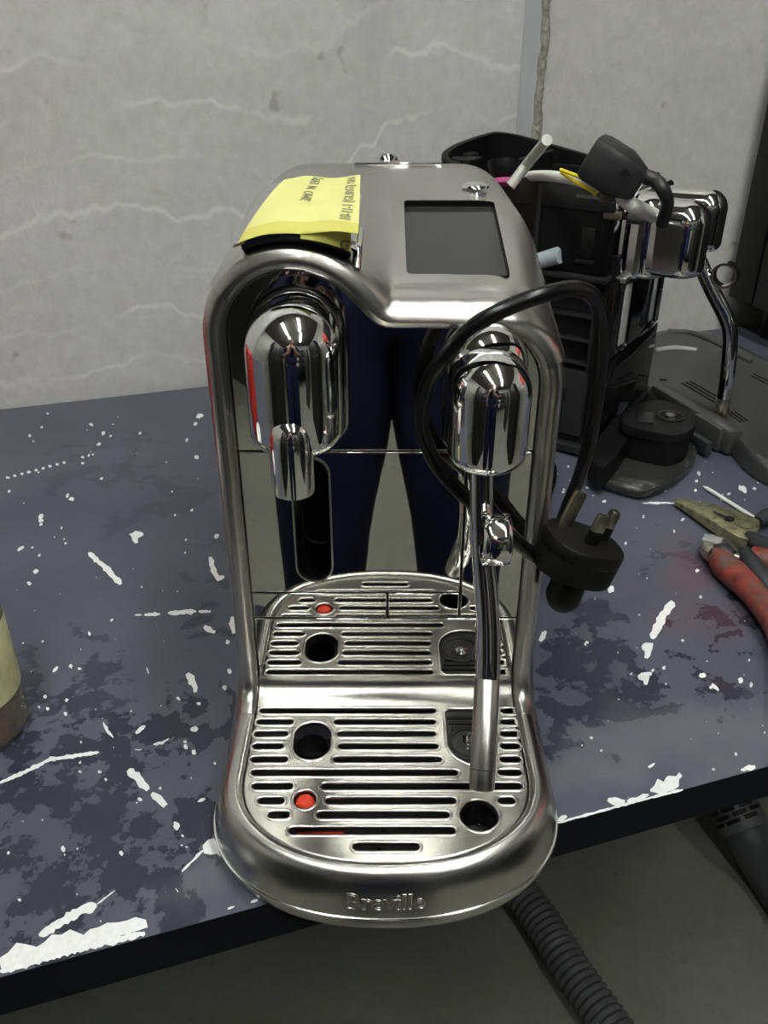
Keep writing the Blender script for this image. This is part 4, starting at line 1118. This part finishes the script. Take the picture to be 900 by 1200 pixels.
# odds and ends on top
p2('silicone_stub', MB().tube([sx(632, 306, -.10), sx(655, 299, -.10), sx(656, 299, -.10)], [.0085, .0088, .006], 16), 'bluegrey', E2)
zt = .300
def up2(px, py, z): return Q2i @ atz(px, py, z)
p2('clear_tube', MB().tube([up2(598, 218, .29), up2(618, 192, .31), up2(641, 164, .338)], .0052, 14), 'clear')
p2('white_hose', MB().tube([up2(585, 214, .285), up2(608, 208, .290), up2(640, 206, .300), up2(680, 212, .303), up2(706, 222, .300), up2(722, 226, .297)], .0052, 12, 5), 'white')
p2('white_hose', MB().tube([up2(722, 224, .298), up2(740, 240, .290), up2(765, 252, .275)], [.005, .007, .007], 10, 4), 'white')
p2('yellow_wire', MB().tube([up2(657, 199, .312), up2(680, 208, .308), up2(695, 217, .300), up2(704, 226, .297)], .0018, 8, 4), 'yellow')
p2('yellow_wire', MB().tube([up2(658, 202, .309), up2(674, 213, .303), up2(690, 222, .299), up2(700, 228, .296)], .0018, 8, 4), 'yellow')
p2('grey_wire', MB().tube([up2(664, 214, .298), up2(690, 222, .296), up2(700, 232, .293), up2(720, 236, .29)], .0015, 8, 4), 'tin')
p2('grey_wire', MB().tube([sx(712, 262, -.085), sx(724, 259, -.08), sx(722, 268, -.085), sx(713, 277, -.088)], .0014, 8, 4), 'tin')
p2('wire_plug', MB().tube([up2(736, 256, .262), up2(756, 258, .262)], .005, 8), 'charcoal')
p2('metal_valve', MB().lathe([(.007, 0), (.008, .001), (.008, .012), (.0095, .013), (.0095, .018), (.001, .019)], up2(711, 236, .290), seg=16), 'brown')
fn = up2(590, 204, .296)
p2('rubber_funnel', MB().lathe([(.009, -.008), (.015, .002), (.0165, .010), (.0165, .013), (.0125, .013), (.009, .004)], fn, axis=(.25, .2, 1), seg=24), 'black')
p2('pink_seal', MB().lathe([(.014, -.011), (.0175, -.010), (.0175, -.006), (.014, -.005)], fn, axis=(.25, .2, 1), seg=24), 'pink')

# grey moulded plug lying on top of the stripped machine
pg = atz(722, 232, .295)
gp = thing('cable_plug', 'grey moulded angled plug with a short lead on the stripped machine', 'plug', pg)
def plug_frame():
    c = atz(722, 200, .318)
    ax = Vector((-.55, .25, .30)).normalized(); a = Vector((0, 0, 1)); a = (a-ax*a.dot(ax)).normalized(); b = ax.cross(a)
    return c, ax, a, b
c_, ax_, a_v, b_v = plug_frame()
oc_ = rrect(-.020, -.019, .020, .019, .010, 2)
mb = MB(); mb.rings([[c_+ax_*w+a_v*p[0]*s_+b_v*p[1]*s_ for p in oc_] for w, s_ in ((-.026, .55), (-.022, .72), (-.004, 1.0), (.020, 1.0), (.026, .93), (.027, .85))])
gb = part('plug_body', mb, 'plug_grey', gp, 30)
lead = [atz(738, 205, .315), atz(752, 206, .315), atz(768, 212, .312), atz(778, 224, .305), atz(782, 240, .290), atz(776, 262, .27)]
part('lead', MB().tube(lead, [.0075, .007, .0062, .006, .006, .006], 14, 5), 'plug_grey', gp, 60)
# raised mark on the plug's side
mk = MB(); mc = c_-ax_*.010+a_v*.005-b_v*.0165
fd = (CAM-mc).normalized(); ma = Vector((0, 0, 1)); ma = (ma-fd*ma.dot(fd)).normalized(); mbv = ma.cross(fd)
for k in range(3):
    def tri(q, r_=.0060): return mc+fd*.0042+ma*r_*math.sin(q)+mbv*r_*math.cos(q)
    A_, B_ = tri(PI/2+2*PI*k/3), tri(PI/2+2*PI*(k+1)/3)
    mk.tube([A_.lerp(B_, .12), A_.lerp(B_, .80)], .0006, 5)
    mk.tube([A_.lerp(B_, .62)+(mc-A_.lerp(B_, .5))*.35+fd*.004, A_.lerp(B_, .80)], .0005, 5)
part('raised_mark', mk, 'black', gb, kind='stuff')

# ================================================================== LOOSE COVER PANEL ON THE TABLE (right)
def build_cover():
    base = atz(850, 450, 0)
    t = thing('machine_cover', 'flat dark grey plastic cover panel with rounded corners lying behind the pliers', 'cover panel', base)
    z1 = .026
    out = [(700, 420), (735, 398), (780, 384), (815, 385), (842, 391), (905, 422), (960, 450), (1010, 500), (985, 545), (935, 552), (905, 545), (880, 530), (862, 510), (850, 497), (818, 480), (790, 470), (760, 455), (730, 438)]
    pts, _ = spline([atz(px, py, z1) for px, py in out+[out[0]]], [1]*(len(out)+1), 4); pts = pts[:-1]
    cen = sum(pts, Vector())/len(pts)
    def sc_(k, z): return [Vector((p.x+(cen.x-p.x)*k, p.y+(cen.y-p.y)*k, z)) for p in pts]
    mb = MB(); mb.rings([sc_(.015, .002), sc_(0, .010), sc_(0, .019), sc_(.02, .024), sc_(.07, .026), sc_(.10, .0245), sc_(.11, .0235)])
    b = part('cover_shell', mb, 'cover', t, 50)
    # raised rail with a notch along the near left edge
    p0, p1 = atz(768, 452, .027), atz(862, 508, .027); d = (p1-p0); L_ = d.length; an = math.atan2(d.y, d.x)
    part('edge_rail', MB().box(((p0+p1)/2+Vector((0, -.004, -.010))), (L_, .018, .030), Matrix.Rotation(an, 3, 'Z'), bev=.004), 'cover', b)
    q0 = atz(836, 489, .0315)
    nb = part('notch_block', MB().box(q0+Vector((.002, -.004, -.0155)), (.050, .026, .029), Matrix.Rotation(an, 3, 'Z'), bev=.003), 'cover', b)
    part('notch', MB().box(q0+Vector((0, 0, -.0006)), (.036, .008, .002), Matrix.Rotation(an, 3, 'Z'), bev=.0005), 'void', nb)
    for s0, s1 in (((799, 449), (838, 472)), ((804, 448), (842, 470)), ((809, 447), (846, 468)), ((852, 483), (868, 495)), ((857, 483), (872, 494)), ((862, 483), (876, 493)), ((880, 440), (905, 453)), ((883, 438), (905, 449))):
        part('groove', MB().tube([atz(*s0, .0238), atz(*s1, .0238)], .0011, 6), 'void', b)
    part('slot_mark', MB().box(atz(777, 445, .0238), (.009, .004, .0015)), 'void', b)
    part('dry_residue', MB().tube([atz(768, 411, .0242), atz(790, 408, .0242), atz(816, 410, .0242)], [.004, .0045, .003], 8, 3), 'reflection_residue', b, label='pale residue streak')
    rr = MB().tube([atz(783, 388, .026), atz(810, 390, .026), atz(840, 402, .026), atz(880, 424, .026)], .0035, 8, 4)
    part('edge_bead', rr, 'cover', b)
    part('bracket_tab', MB().box(atz(818, 518, .012), (.040, .008, .016), Matrix.Rotation(an, 3, 'Z'), bev=.001), 'grip_dark', b)
build_cover()

# ================================================================== TOOLS
def flat_tool(parent, name, pts, z0, z1, m, bev=.0015, zt=None):
    """outline in pixels on the plane z1, made into a slab z0..z1 with softened top"""
    P = [atz(px, py, z1) for px, py in pts]; cen = sum(P, Vector())/len(P)
    mb = MB()
    def sh(k, z):
        out = []
        for p in P:
            d = Vector((cen.x-p.x, cen.y-p.y, 0)); l = d.length or 1
            out.append(Vector((p.x, p.y, z))+d/l*min(k, l*.5))
        return out
    mb.rings([sh(bev, z0), sh(0, z0+bev), sh(0, z1-bev), sh(bev*.4, z1-bev*.35), sh(bev*1.2, z1)])
    return part(name, mb, m, parent, 30)
lb = atz(850, 610, 0)
ln = thing('pliers', 'long-nose pliers with worn olive steel jaws, tip pointing left', 'pliers', lb)
jaw = flat_tool(ln, 'jaws', [(792, 580), (796, 577.5), (815, 583), (835, 589), (858, 596), (880, 604), (890, 609), (891, 616), (886, 626), (877, 632), (866, 629), (848, 619), (828, 606), (812, 594)], .003, .0145, 'olive', .0012)
tip_ = atz(792, 580, .0145)
for v in jaw.data.vertices:
    p_ = (Matrix.Rotation(YAW, 4, 'Z') @ (jaw.parent.matrix_basis @ v.co).to_4d()).to_3d()
    d_t = min(1, (Vector((p_.x, p_.y, 0))-Vector((tip_.x, tip_.y, 0))).length/.045); v.co.z = .002+v.co.z*(.40+.60*d_t)-.002*d_t
part('jaw_hole', MB().lathe([(.0050, 0), (.0052, .0006), (.0001, .0008)], atz(854.5, 608, .0150), seg=20), 'void', jaw)
part('jaw_slit', MB().tube([atz(836, 599.5, .0152), atz(842, 602, .0152), atz(852, 606, .0152)], .0007, 6), 'void', jaw)
part('pivot', MB().lathe([(.0068, 0), (.0066, .0008), (.0001, .001)], atz(874, 616, .0150), seg=20), 'olive', jaw)
part('handle', MB().tube([atz(876, 629, .011), atz(890, 637, .012), atz(905, 650, .012), atz(935, 690, .011), atz(960, 740, .010)], [.0065, .0085, .0095, .0095, .0085], 14, 4), 'grip_dark', ln, 60)
part('handle', MB().tube([atz(888, 612, .010), atz(898, 606, .011), atz(915, 606, .012), atz(960, 625, .012), atz(1000, 655, .010)], [.006, .0085, .0095, .0095, .0085], 14, 4), 'grip_dark', ln, 60)
cb = atz(870, 660, 0)
ct = thing('pliers', 'side cutters with dirty red grips and short rounded steel jaws', 'pliers', cb)
cj = flat_tool(ct, 'jaws', [(822, 634), (824, 627), (832, 624), (843, 625), (856, 632), (868, 642), (873, 650), (870, 654), (858, 650), (846, 649), (834, 646), (826, 641)], .004, .018, 'plier_steel', .003)
part('jaw_bevel', MB().box(atz(835, 632, .0178), (.016, .012, .001), Matrix.Rotation(-.5, 3, 'Z')), 'tin', cj)
part('jaw_pocket', MB().box(atz(838, 650, .016), (.010, .008, .008), Matrix.Rotation(-.5, 3, 'Z'), bev=.001), 'void', cj)
h1 = part('handle', MB().tube([atz(840, 650, .013), atz(848, 661, .014), atz(862, 674, .014), atz(880, 692, .014), atz(898, 715, .014), atz(915, 745, .014), atz(925, 790, .013), atz(925, 850, .012)], [.0085, .0120, .0125, .0112, .0105, .0105, .0105, .008], 16, 5), 'grip_red', ct, 60)
part('collar', MB().tube([atz(836, 648, .013), atz(847, 650, .014), atz(858, 655, .014)], [.0085, .011, .008], 14, 4), 'grip_dark', h1, 60)
h2 = part('handle', MB().tube([atz(880, 650, .014), atz(893, 655, .014), atz(915, 663, .014), atz(960, 690, .013), atz(1010, 740, .013), atz(1040, 800, .012)], [.0085, .0105, .0115, .0105, .0105, .008], 16, 5), 'grip_red', ct, 60)
part('collar', MB().tube([atz(872, 650, .013), atz(882, 664, .015), atz(894, 680, .015), atz(905, 692, .013)], [.0085, .0095, .0085, .006], 14, 4), 'grip_dark', h2, 60)
sk = single('cotton_swab_stick', MB().tube([atz(824, 570, .0025), atz(828, 572, .0025), atz(860, 592, .0025), atz(889, 610, .004)], [.0006, .0021, .0021, .0021], 10), 'white', 'thin white plastic stick lying above the long-nose pliers', 'stick', atz(850, 587, 0))

# ================================================================== JAR (left edge)
jb = atz(-25, 868, 0) + Vector((-.006, .012, 0))
jr_ = atz(19, 862, .01).x-jb.x
jar = thing('jar', 'plastic jar with amber liquid at the left edge of the table', 'jar', jb)
part('jar_wall', MB().lathe([(jr_*.2, .001), (jr_*.93, .001), (jr_, .008), (jr_, .055), (jr_*.99, .10), (jr_*.9, .112), (jr_*.88, .13), (jr_*.85, .13), (jr_*.87, .111), (jr_*.955, .099), (jr_*.96, .05), (jr_*.96, .01), (jr_*.9, .004)], jb, seg=48, cap=False), mat('jar_plastic', (0.85, 0.80, 0.66), 0.08, trans=0.9, ior=1.4), jar, 60)
part('liquid', MB().lathe([(.001, .0045), (jr_*.90, .0045), (jr_*.955, .010), (jr_*.955, .030), (.001, .030)], jb, seg=48, cap=False), mat('amber_liquid', (0.20, 0.045, 0.015), 0.1, trans=0.35), jar, 60, label='amber liquid')
part('label_band', MB().lathe([(jr_*1.004, .036), (jr_*1.006, .0365), (jr_*1.006, .092), (jr_*1.0, .0925)], jb, seg=48, cap=False), mat('pale_yellow_label', (0.52, 0.50, 0.28), 0.55, var=((80, 80, 80), .2)), jar, 60)
part('lid', MB().lathe([(jr_*.9, .116), (jr_*.93, .117), (jr_*.93, .133), (jr_*.88, .136), (.001, .136)], jb, seg=48), 'white', jar, 40)

# ================================================================== BLACK APPLIANCE (right edge) - square to the room
def build_cab():
    n = Vector((math.cos(YAW), math.sin(YAW), 0))       # room x axis in M
    ZB = .0525; x0 = (RW @ atz(853, 347, ZB)).x-.004; yb = .688
    t = bpy.data.objects.new('cabinet', None); COL.objects.link(t); t.location = (x0, yb, 0)
    t['label'] = 'tall black steel cabinet standing at the right against the wall'; t['category'] = 'cabinet'
    FR[t.name] = (Vector((0, 0, 0)), 0)
    D = .62
    part('cabinet_body', MB().box((.256, -D/2, ZB+.32), (.50, D, .64), bev=.004), 'panelblack', t, space='L')
    part('side_cover', MB().box((.0025, -.058-.25, ZB+.32), (.005, .496, .636), bev=.0015), 'panelblack', t, space='L')
    part('side_cover', MB().box((.0025, -.0285, ZB+.32), (.005, .053, .636), bev=.0015), 'panelblack', t, space='L')
    for y in (-.06, -.56):
        for x in (.05, .46): part('foot', MB().lathe([(.018, .0006), (.02, .004), (.02, ZB)], (x, y, 0), seg=14), 'rubber', t, space='L')
build_cab()

# ================================================================== HOSES UNDER THE TABLE
def hose(name, pts, r, pitch, m, label, cat='hose', amp=.09):
    P, _ = spline(pts, [1]*len(pts), 10)
    # resample evenly
    L = [0]
    for a, b in zip(P[:-1], P[1:]): L.append(L[-1]+(b-a).length)
    tot = L[-1]; n = int(tot/pitch*6); out = []; rs = []; j = 0
    for k in range(n+1):
        d = tot*k/n
        while j < len(L)-2 and L[j+1] < d: j += 1
        f = (d-L[j])/max(L[j+1]-L[j], 1e-9); out.append(P[j].lerp(P[j+1], f)); rs.append(r*(1+amp*math.cos(2*PI*d/pitch)))
    base = out[0].copy(); base.z = FLOOR
    return single(name, MB().tube(out, rs, 16), m, label, cat, base, ang=180)
hz_ = FLOOR+.028
hose('vacuum_hose', [atz(380, 930, hz_), atz(470, 960, hz_), atz(560, 1000, hz_), atz(622, 1062, hz_), atz(672, 1140, hz_), atz(718, 1205, hz_), atz(780, 1290, hz_)], .0265, .0108, 'hose', 'grey corrugated hose on the floor in front of the machine')
hp0, hp1 = atz(850, 925, -.62), atz(880, 985, -.66)
vh = thing('vacuum_hose', 'dark hose end with a slotted cuff on the floor at the right', 'hose', (hp1.x, hp1.y, FLOOR))
d_ = (hp1-hp0)
part('slotted_cuff', MB().tube([hp0-d_*.25, hp0, hp0+d_*.75, hp0+d_*.80], [.034, .036, .038, .036], 24), 'hose', vh, 50)
dn = d_.normalized(); a_ = (CAM-hp0).normalized(); a_ = (a_-dn*a_.dot(dn)).normalized(); b_ = dn.cross(a_)
for k in range(6):
    for off_a in (-1, 0, 1):
        ang_ = off_a*.75+(.38 if k % 2 else 0)-.1
        p = hp0+d_*(.02+.115*k)
        pts = [p+(a_*math.cos(ang_+q)+b_*math.sin(ang_+q))*.0372 for q in (-.28, -.14, 0, .14, .28)]
        part('cuff_slot', MB().tube(pts, .0032, 6), 'void', vh)
part('hose_tube', MB().tube([hp0+d_*.78, hp1, atz(905, 1030, FLOOR+.035), atz(960, 1110, FLOOR+.035), atz(1050, 1230, FLOOR+.035)], .0335, 20, 5), 'hose_dark', vh, 60)

# ================================================================== BEHIND THE CAMERA (seen in the chrome)
def build_person():
    """standing behind the camera, both hands holding the phone"""
    bx, by = .012, -.445-.36
    t = thing('person', 'person in navy work clothes standing before the table holding up a phone', 'person', (bx, by, FLOOR))
    def skin(name, verts, edges, radii, m, sub=2, par=None):
        me = bpy.data.meshes.new(name); me.from_pydata([Vector(v) for v in verts], edges, [])
        o = bpy.data.objects.new(name, me); COL.objects.link(o); o.parent = par or t
        md = o.modifiers.new('k', 'SKIN'); md.use_smooth_shade = True
        for i, r in enumerate(radii): me.skin_vertices[0].data[i].radius = r if isinstance(r, tuple) else (r, r)
        me.skin_vertices[0].data[0].use_root = True
        s = o.modifiers.new('s', 'SUBSURF'); s.levels = sub; s.render_levels = sub
        apply_mods(o, 180); o.data.materials.clear(); o.data.materials.append(M[m]); return o
    # local coordinates: origin between the feet, facing +y
    H = 1.0
    lx, rx = -.105, .105
    hipz, kz, az = .86, .47, .085
    V = [(0, 0, .93), (0, .0, 1.10), (0, -.01, 1.28), (0, -.02, 1.43), (0, .0, 1.50), (0, .03, 1.575), (0, .045, 1.64), (0, .03, 1.70)]
    E = [(i, i+1) for i in range(7)]
    R = [(.120, .088), (.115, .085), (.155, .105), (.13, .085), (.055, .058), (.062, .075), (.076, .092), (.062, .078)]
    def limb(pts, rad, root):
        p = root
        for q, r in zip(pts, rad):
            V.append(q); R.append(r); E.append((p, len(V)-1)); p = len(V)-1
        return p
    for s in (-1, 1):
        limb([(s*.10, 0, .83), (s*.112, .01, .66), (s*.118, .02, kz), (s*.120, 0, .28), (s*.122, -.02, az)], [.082, .074, .058, .054, .038], 0)
        wr = limb([(s*.195, -.02, 1.39), (s*.245, .02, 1.20), (s*.255, .10, 1.10), (s*.16, .24, 1.12), (s*.085, .305, 1.155)], [.058, .046, .042, .034, .026], 3)
    body = skin('body', V, E, R, 'skin')
    # hands: palm and five fingers each, curled round the edges of the phone
    for s in (-1, 1):
        c = Vector((s*.058, .325, 1.165))
        hv = [c+Vector((s*.026, -.018, -.010)), c+Vector((s*.014, .0, .004)), c+Vector((s*.006, .012, .022))]
        he = [(0, 1), (1, 2)]; hr = [.022, (.026, .014), (.026, .012)]
        for k in range(4):
            b = c+Vector((s*.004, .016, .036-.020*k)); L_ = (.9, 1.0, .95, .75)[k]
            q = [b, b+Vector((-s*.004, .014*L_, .004)), b+Vector((-s*.016*L_, .016, .004)), b+Vector((-s*.030*L_, .014, .002))]
            n0 = len(hv); hv += q; hr += [.0092, .0086, .0080, .0068]; he += [(1 if k > 1 else 2, n0), (n0, n0+1), (n0+1, n0+2), (n0+2, n0+3)]
        n0 = len(hv); hv += [c+Vector((s*.010, -.018, .010)), c+Vector((-s*.006, -.024, .024)), c+Vector((-s*.024, -.022, .032))]; hr += [.0115, .0100, .0082]; he += [(1, n0), (n0, n0+1), (n0+1, n0+2)]
        skin('hand', hv, he, hr, 'skin', 1)
    # trousers and shirt follow the body
    tv = [(0, 0, .99), (0, 0, .93)]; te = [(0, 1)]; tr_ = [(.148, .108), (.152, .112)]
    for s in (-1, 1):
        p = 1
        for q, r in (((s*.085, 0, .84), .110), ((s*.094, .01, .70), .115), ((s*.102, .015, .58), .100), ((s*.112, .02, kz), .086), ((s*.120, .005, .28), .074), ((s*.122, -.012, .07), .068)):
            tv.append(q); tr_.append(r); te.append((p, len(tv)-1)); p = len(tv)-1
    skin('trousers', tv, te, tr_, 'navy')
    sv = [(0, 0, .84), (0, .0, 1.06), (0, -.01, 1.28), (0, -.02, 1.42), (0, -.012, 1.465)]; se = [(0, 1), (1, 2), (2, 3), (3, 4)]; sr = [(.185, .135), (.165, .122), (.168, .118), (.138, .094), .070]
    for s in (-1, 1):
        p = 3
        for q, r in (((s*.20, -.02, 1.385), .072), ((s*.25, .02, 1.20), .060), ((s*.257, .10, 1.10), .055), ((s*.165, .235, 1.12), .046)):
            sv.append(q); sr.append(r); se.append((p, len(sv)-1)); p = len(sv)-1
    skin('shirt', sv, se, sr, 'navy')
    for s in (-1, 1):
        m = MB(); rows = []
        for k in range(9):
            f = k/8; y = -.09+.27*f; w = .045*math.sin(PI*min(1, max(.18, .2+f*.62)))**.6*(1 if f < .92 else .7); h = .085 if f < .35 else .085-.05*(f-.35)/.65
            rows.append([(s*.125+w*math.cos(2*PI*j/12), y, max(0, h/2+h/2*math.sin(2*PI*j/12))) for j in range(12)])
        m.rings(rows); part('shoe', m, 'black', t, 60, space='L')
    hm = MB(); sph(hm, (0, .022, 1.668), .1, 20, (.80, 1.0, .92), 12)
    hm.v = [(x, y, z) if not (y > .09 and z < 1.69) else (x, .085, z) for x, y, z in hm.v]
    part('hair', hm, 'hair', t, 60, space='L')
    for s in (-1, 1):
        em = MB(); sph(em, (s*.030, .128, 1.628), .011, 10); part('eye', em, 'white', body, 60, space='L')
    nm = MB(); nm.tube([(0, .128, 1.632), (0, .146, 1.600), (0, .138, 1.590)], [.008, .014, .008], 10, 3); part('nose', nm, 'skin', body, 60, space='L')
    mo = MB().tube([(-.024, .122, 1.562), (0, .133, 1.560), (.024, .122, 1.562)], [.003, .006, .003], 8, 3); part('mouth', mo, 'pink', body, 60, space='L')
    for s in (-1, 1):
        em = MB(); sph(em, (s*.083, .035, 1.615), .024, 12, (.35, .7, 1.2)); part('ear', em, 'skin', body, 60, space='L')
    # phone right behind the lens
    fwd = Vector((0, CT, -ST)); upv = Vector((0, ST, CT))
    rot = Matrix((Vector((1, 0, 0)), upv, -fwd)).transposed()
    pcn = CAM-fwd*.010-upv*.058
    ph = single('phone', MB().box(pcn, (.072, .148, .008), rot, bev=.003), 'blackgloss', 'black phone held up by the person in navy', 'phone', pcn)
build_person()
# shelves, bins and a red cabinet along the other walls
def room_thing(name, label, cat, loc, group=None):
    o = bpy.data.objects.new(name, None); COL.objects.link(o); o.location = loc
    o['label'] = label; o['category'] = cat
    if group: o['group'] = group
    FR[o.name] = (Vector((0, 0, 0)), 0); return o
rk = room_thing('storage_rack', 'dark steel storage rack against the wall behind the photographer', 'rack', (-.2, Y0+.25, FLOOR))
for x in (-1.1, 0, 1.1):
    for y in (-.2, .2): part('post', MB().box((x, y, 1.0), (.04, .04, 2.0)), 'shelf', rk, space='L')
for z in (.25, .85, 1.45, 1.98): part('shelf', MB().box((0, 0, z), (2.26, .46, .03)), 'shelf', rk, space='L')
k_ = 0
for z in (.265, .865, 1.465):
    x = -1.0
    while x < .95:
        w = rnd.uniform(.18, .34); h = rnd.uniform(.18, .42)
        c = ('carton', 'bluebox', 'panelblack', 'cream', 'panelblack', 'grip_dark')[k_ % 6]; nm = ('brown carton', 'blue bin', 'black case', 'cream carton', 'black box', 'dark grey box')[k_ % 6]
        lv_ = {.265: 'bottom', .865: 'middle', 1.465: 'top'}[z]
        if x+w < 1.05 and not (x < 0 < x+w):
            m = MB().box((0, 0, h/2+.0005), (w, .34, h), bev=.006)
            o = bpy.data.objects.new('storage_box', mesh_from('storage_box', m.v, m.f, M[c])); COL.objects.link(o)
            o.location = (-.2+x+w/2, Y0+.25, FLOOR+z)
            ordn = sum(1 for q in COL.objects if q.name.startswith('storage_box') and q.get('label', '').endswith(lv_+' rack shelf'))
            o['label'] = '%s, %s from its end on the %s rack shelf' % (nm, ('first', 'second', 'third', 'fourth', 'fifth', 'sixth', 'seventh', 'eighth', 'ninth', 'tenth')[ordn], lv_)
            o['category'] = 'box'; o['group'] = 'boxes on the storage rack'
            k_ += 1
        x += w+.05
bx_ = RW @ Vector((-.60, .24, 0))
tc_ = room_thing('tool_box', 'red metal tool box on the table left of the photograph', 'tool box', (bx_.x, bx_.y, 0.0005))
part('box_body', MB().box((0, 0, .08), (.20, .34, .16), bev=.006), 'redpaint', tc_, space='L')
part('box_lid', MB().box((0, 0, .183), (.205, .345, .046), bev=.012), 'redpaint', tc_, space='L')
part('handle', MB().tube([(0, -.08, .206), (0, -.07, .240), (0, .07, .240), (0, .08, .206)], .008, 10, 4), 'steel_v', tc_, space='L')
for y in (-.12, .12): part('latch', MB().box((.104, y, .16), (.008, .03, .05), bev=.002), 'steel_v', tc_, space='L')
def locker(x, y, n, m, label, turn=0.0):
    t = room_thing('locker', label, 'locker', (x, y, FLOOR)); t.rotation_euler = (0, 0, turn)
    part('locker_body', MB().box((0, 0, .95), (n*.32, .5, 1.9), bev=.006), m, t, space='L')
    for k in range(n):
        d = part('door', MB().box(((k-(n-1)/2)*.32, .254, .96), (.30, .012, 1.8), bev=.003), m, t, space='L')
        part('handle', MB().box(((k-(n-1)/2)*.32+.11, .264, 1.0), (.02, .014, .12), bev=.003), 'steel_v', d, space='L')
locker(-1.35, -1.15, 3, 'panelblack', 'black steel locker bank along the left of the room', -PI/2)
locker(-1.05, -2.3, 1, 'shelf', 'narrow dark locker behind on the left', -.9)
locker(1.35, -1.45, 3, 'panelblack', 'black steel locker bank along the right of the room', PI/2)
locker(1.0, -2.55, 1, 'shelf', 'narrow dark locker behind on the right', .8)
bn = room_thing('wall_sign', 'plain red board high on the right wall', 'sign', (X1-.012, .1, .95))
part('sign_board', MB().box((0, 0, 0), (.02, 1.1, .6), bev=.004), 'redpaint', bn, space='L')
part('sign_frame', MB().box((.004, 0, 0), (.014, 1.14, .64), bev=.004), 'lampbody', bn, space='L')
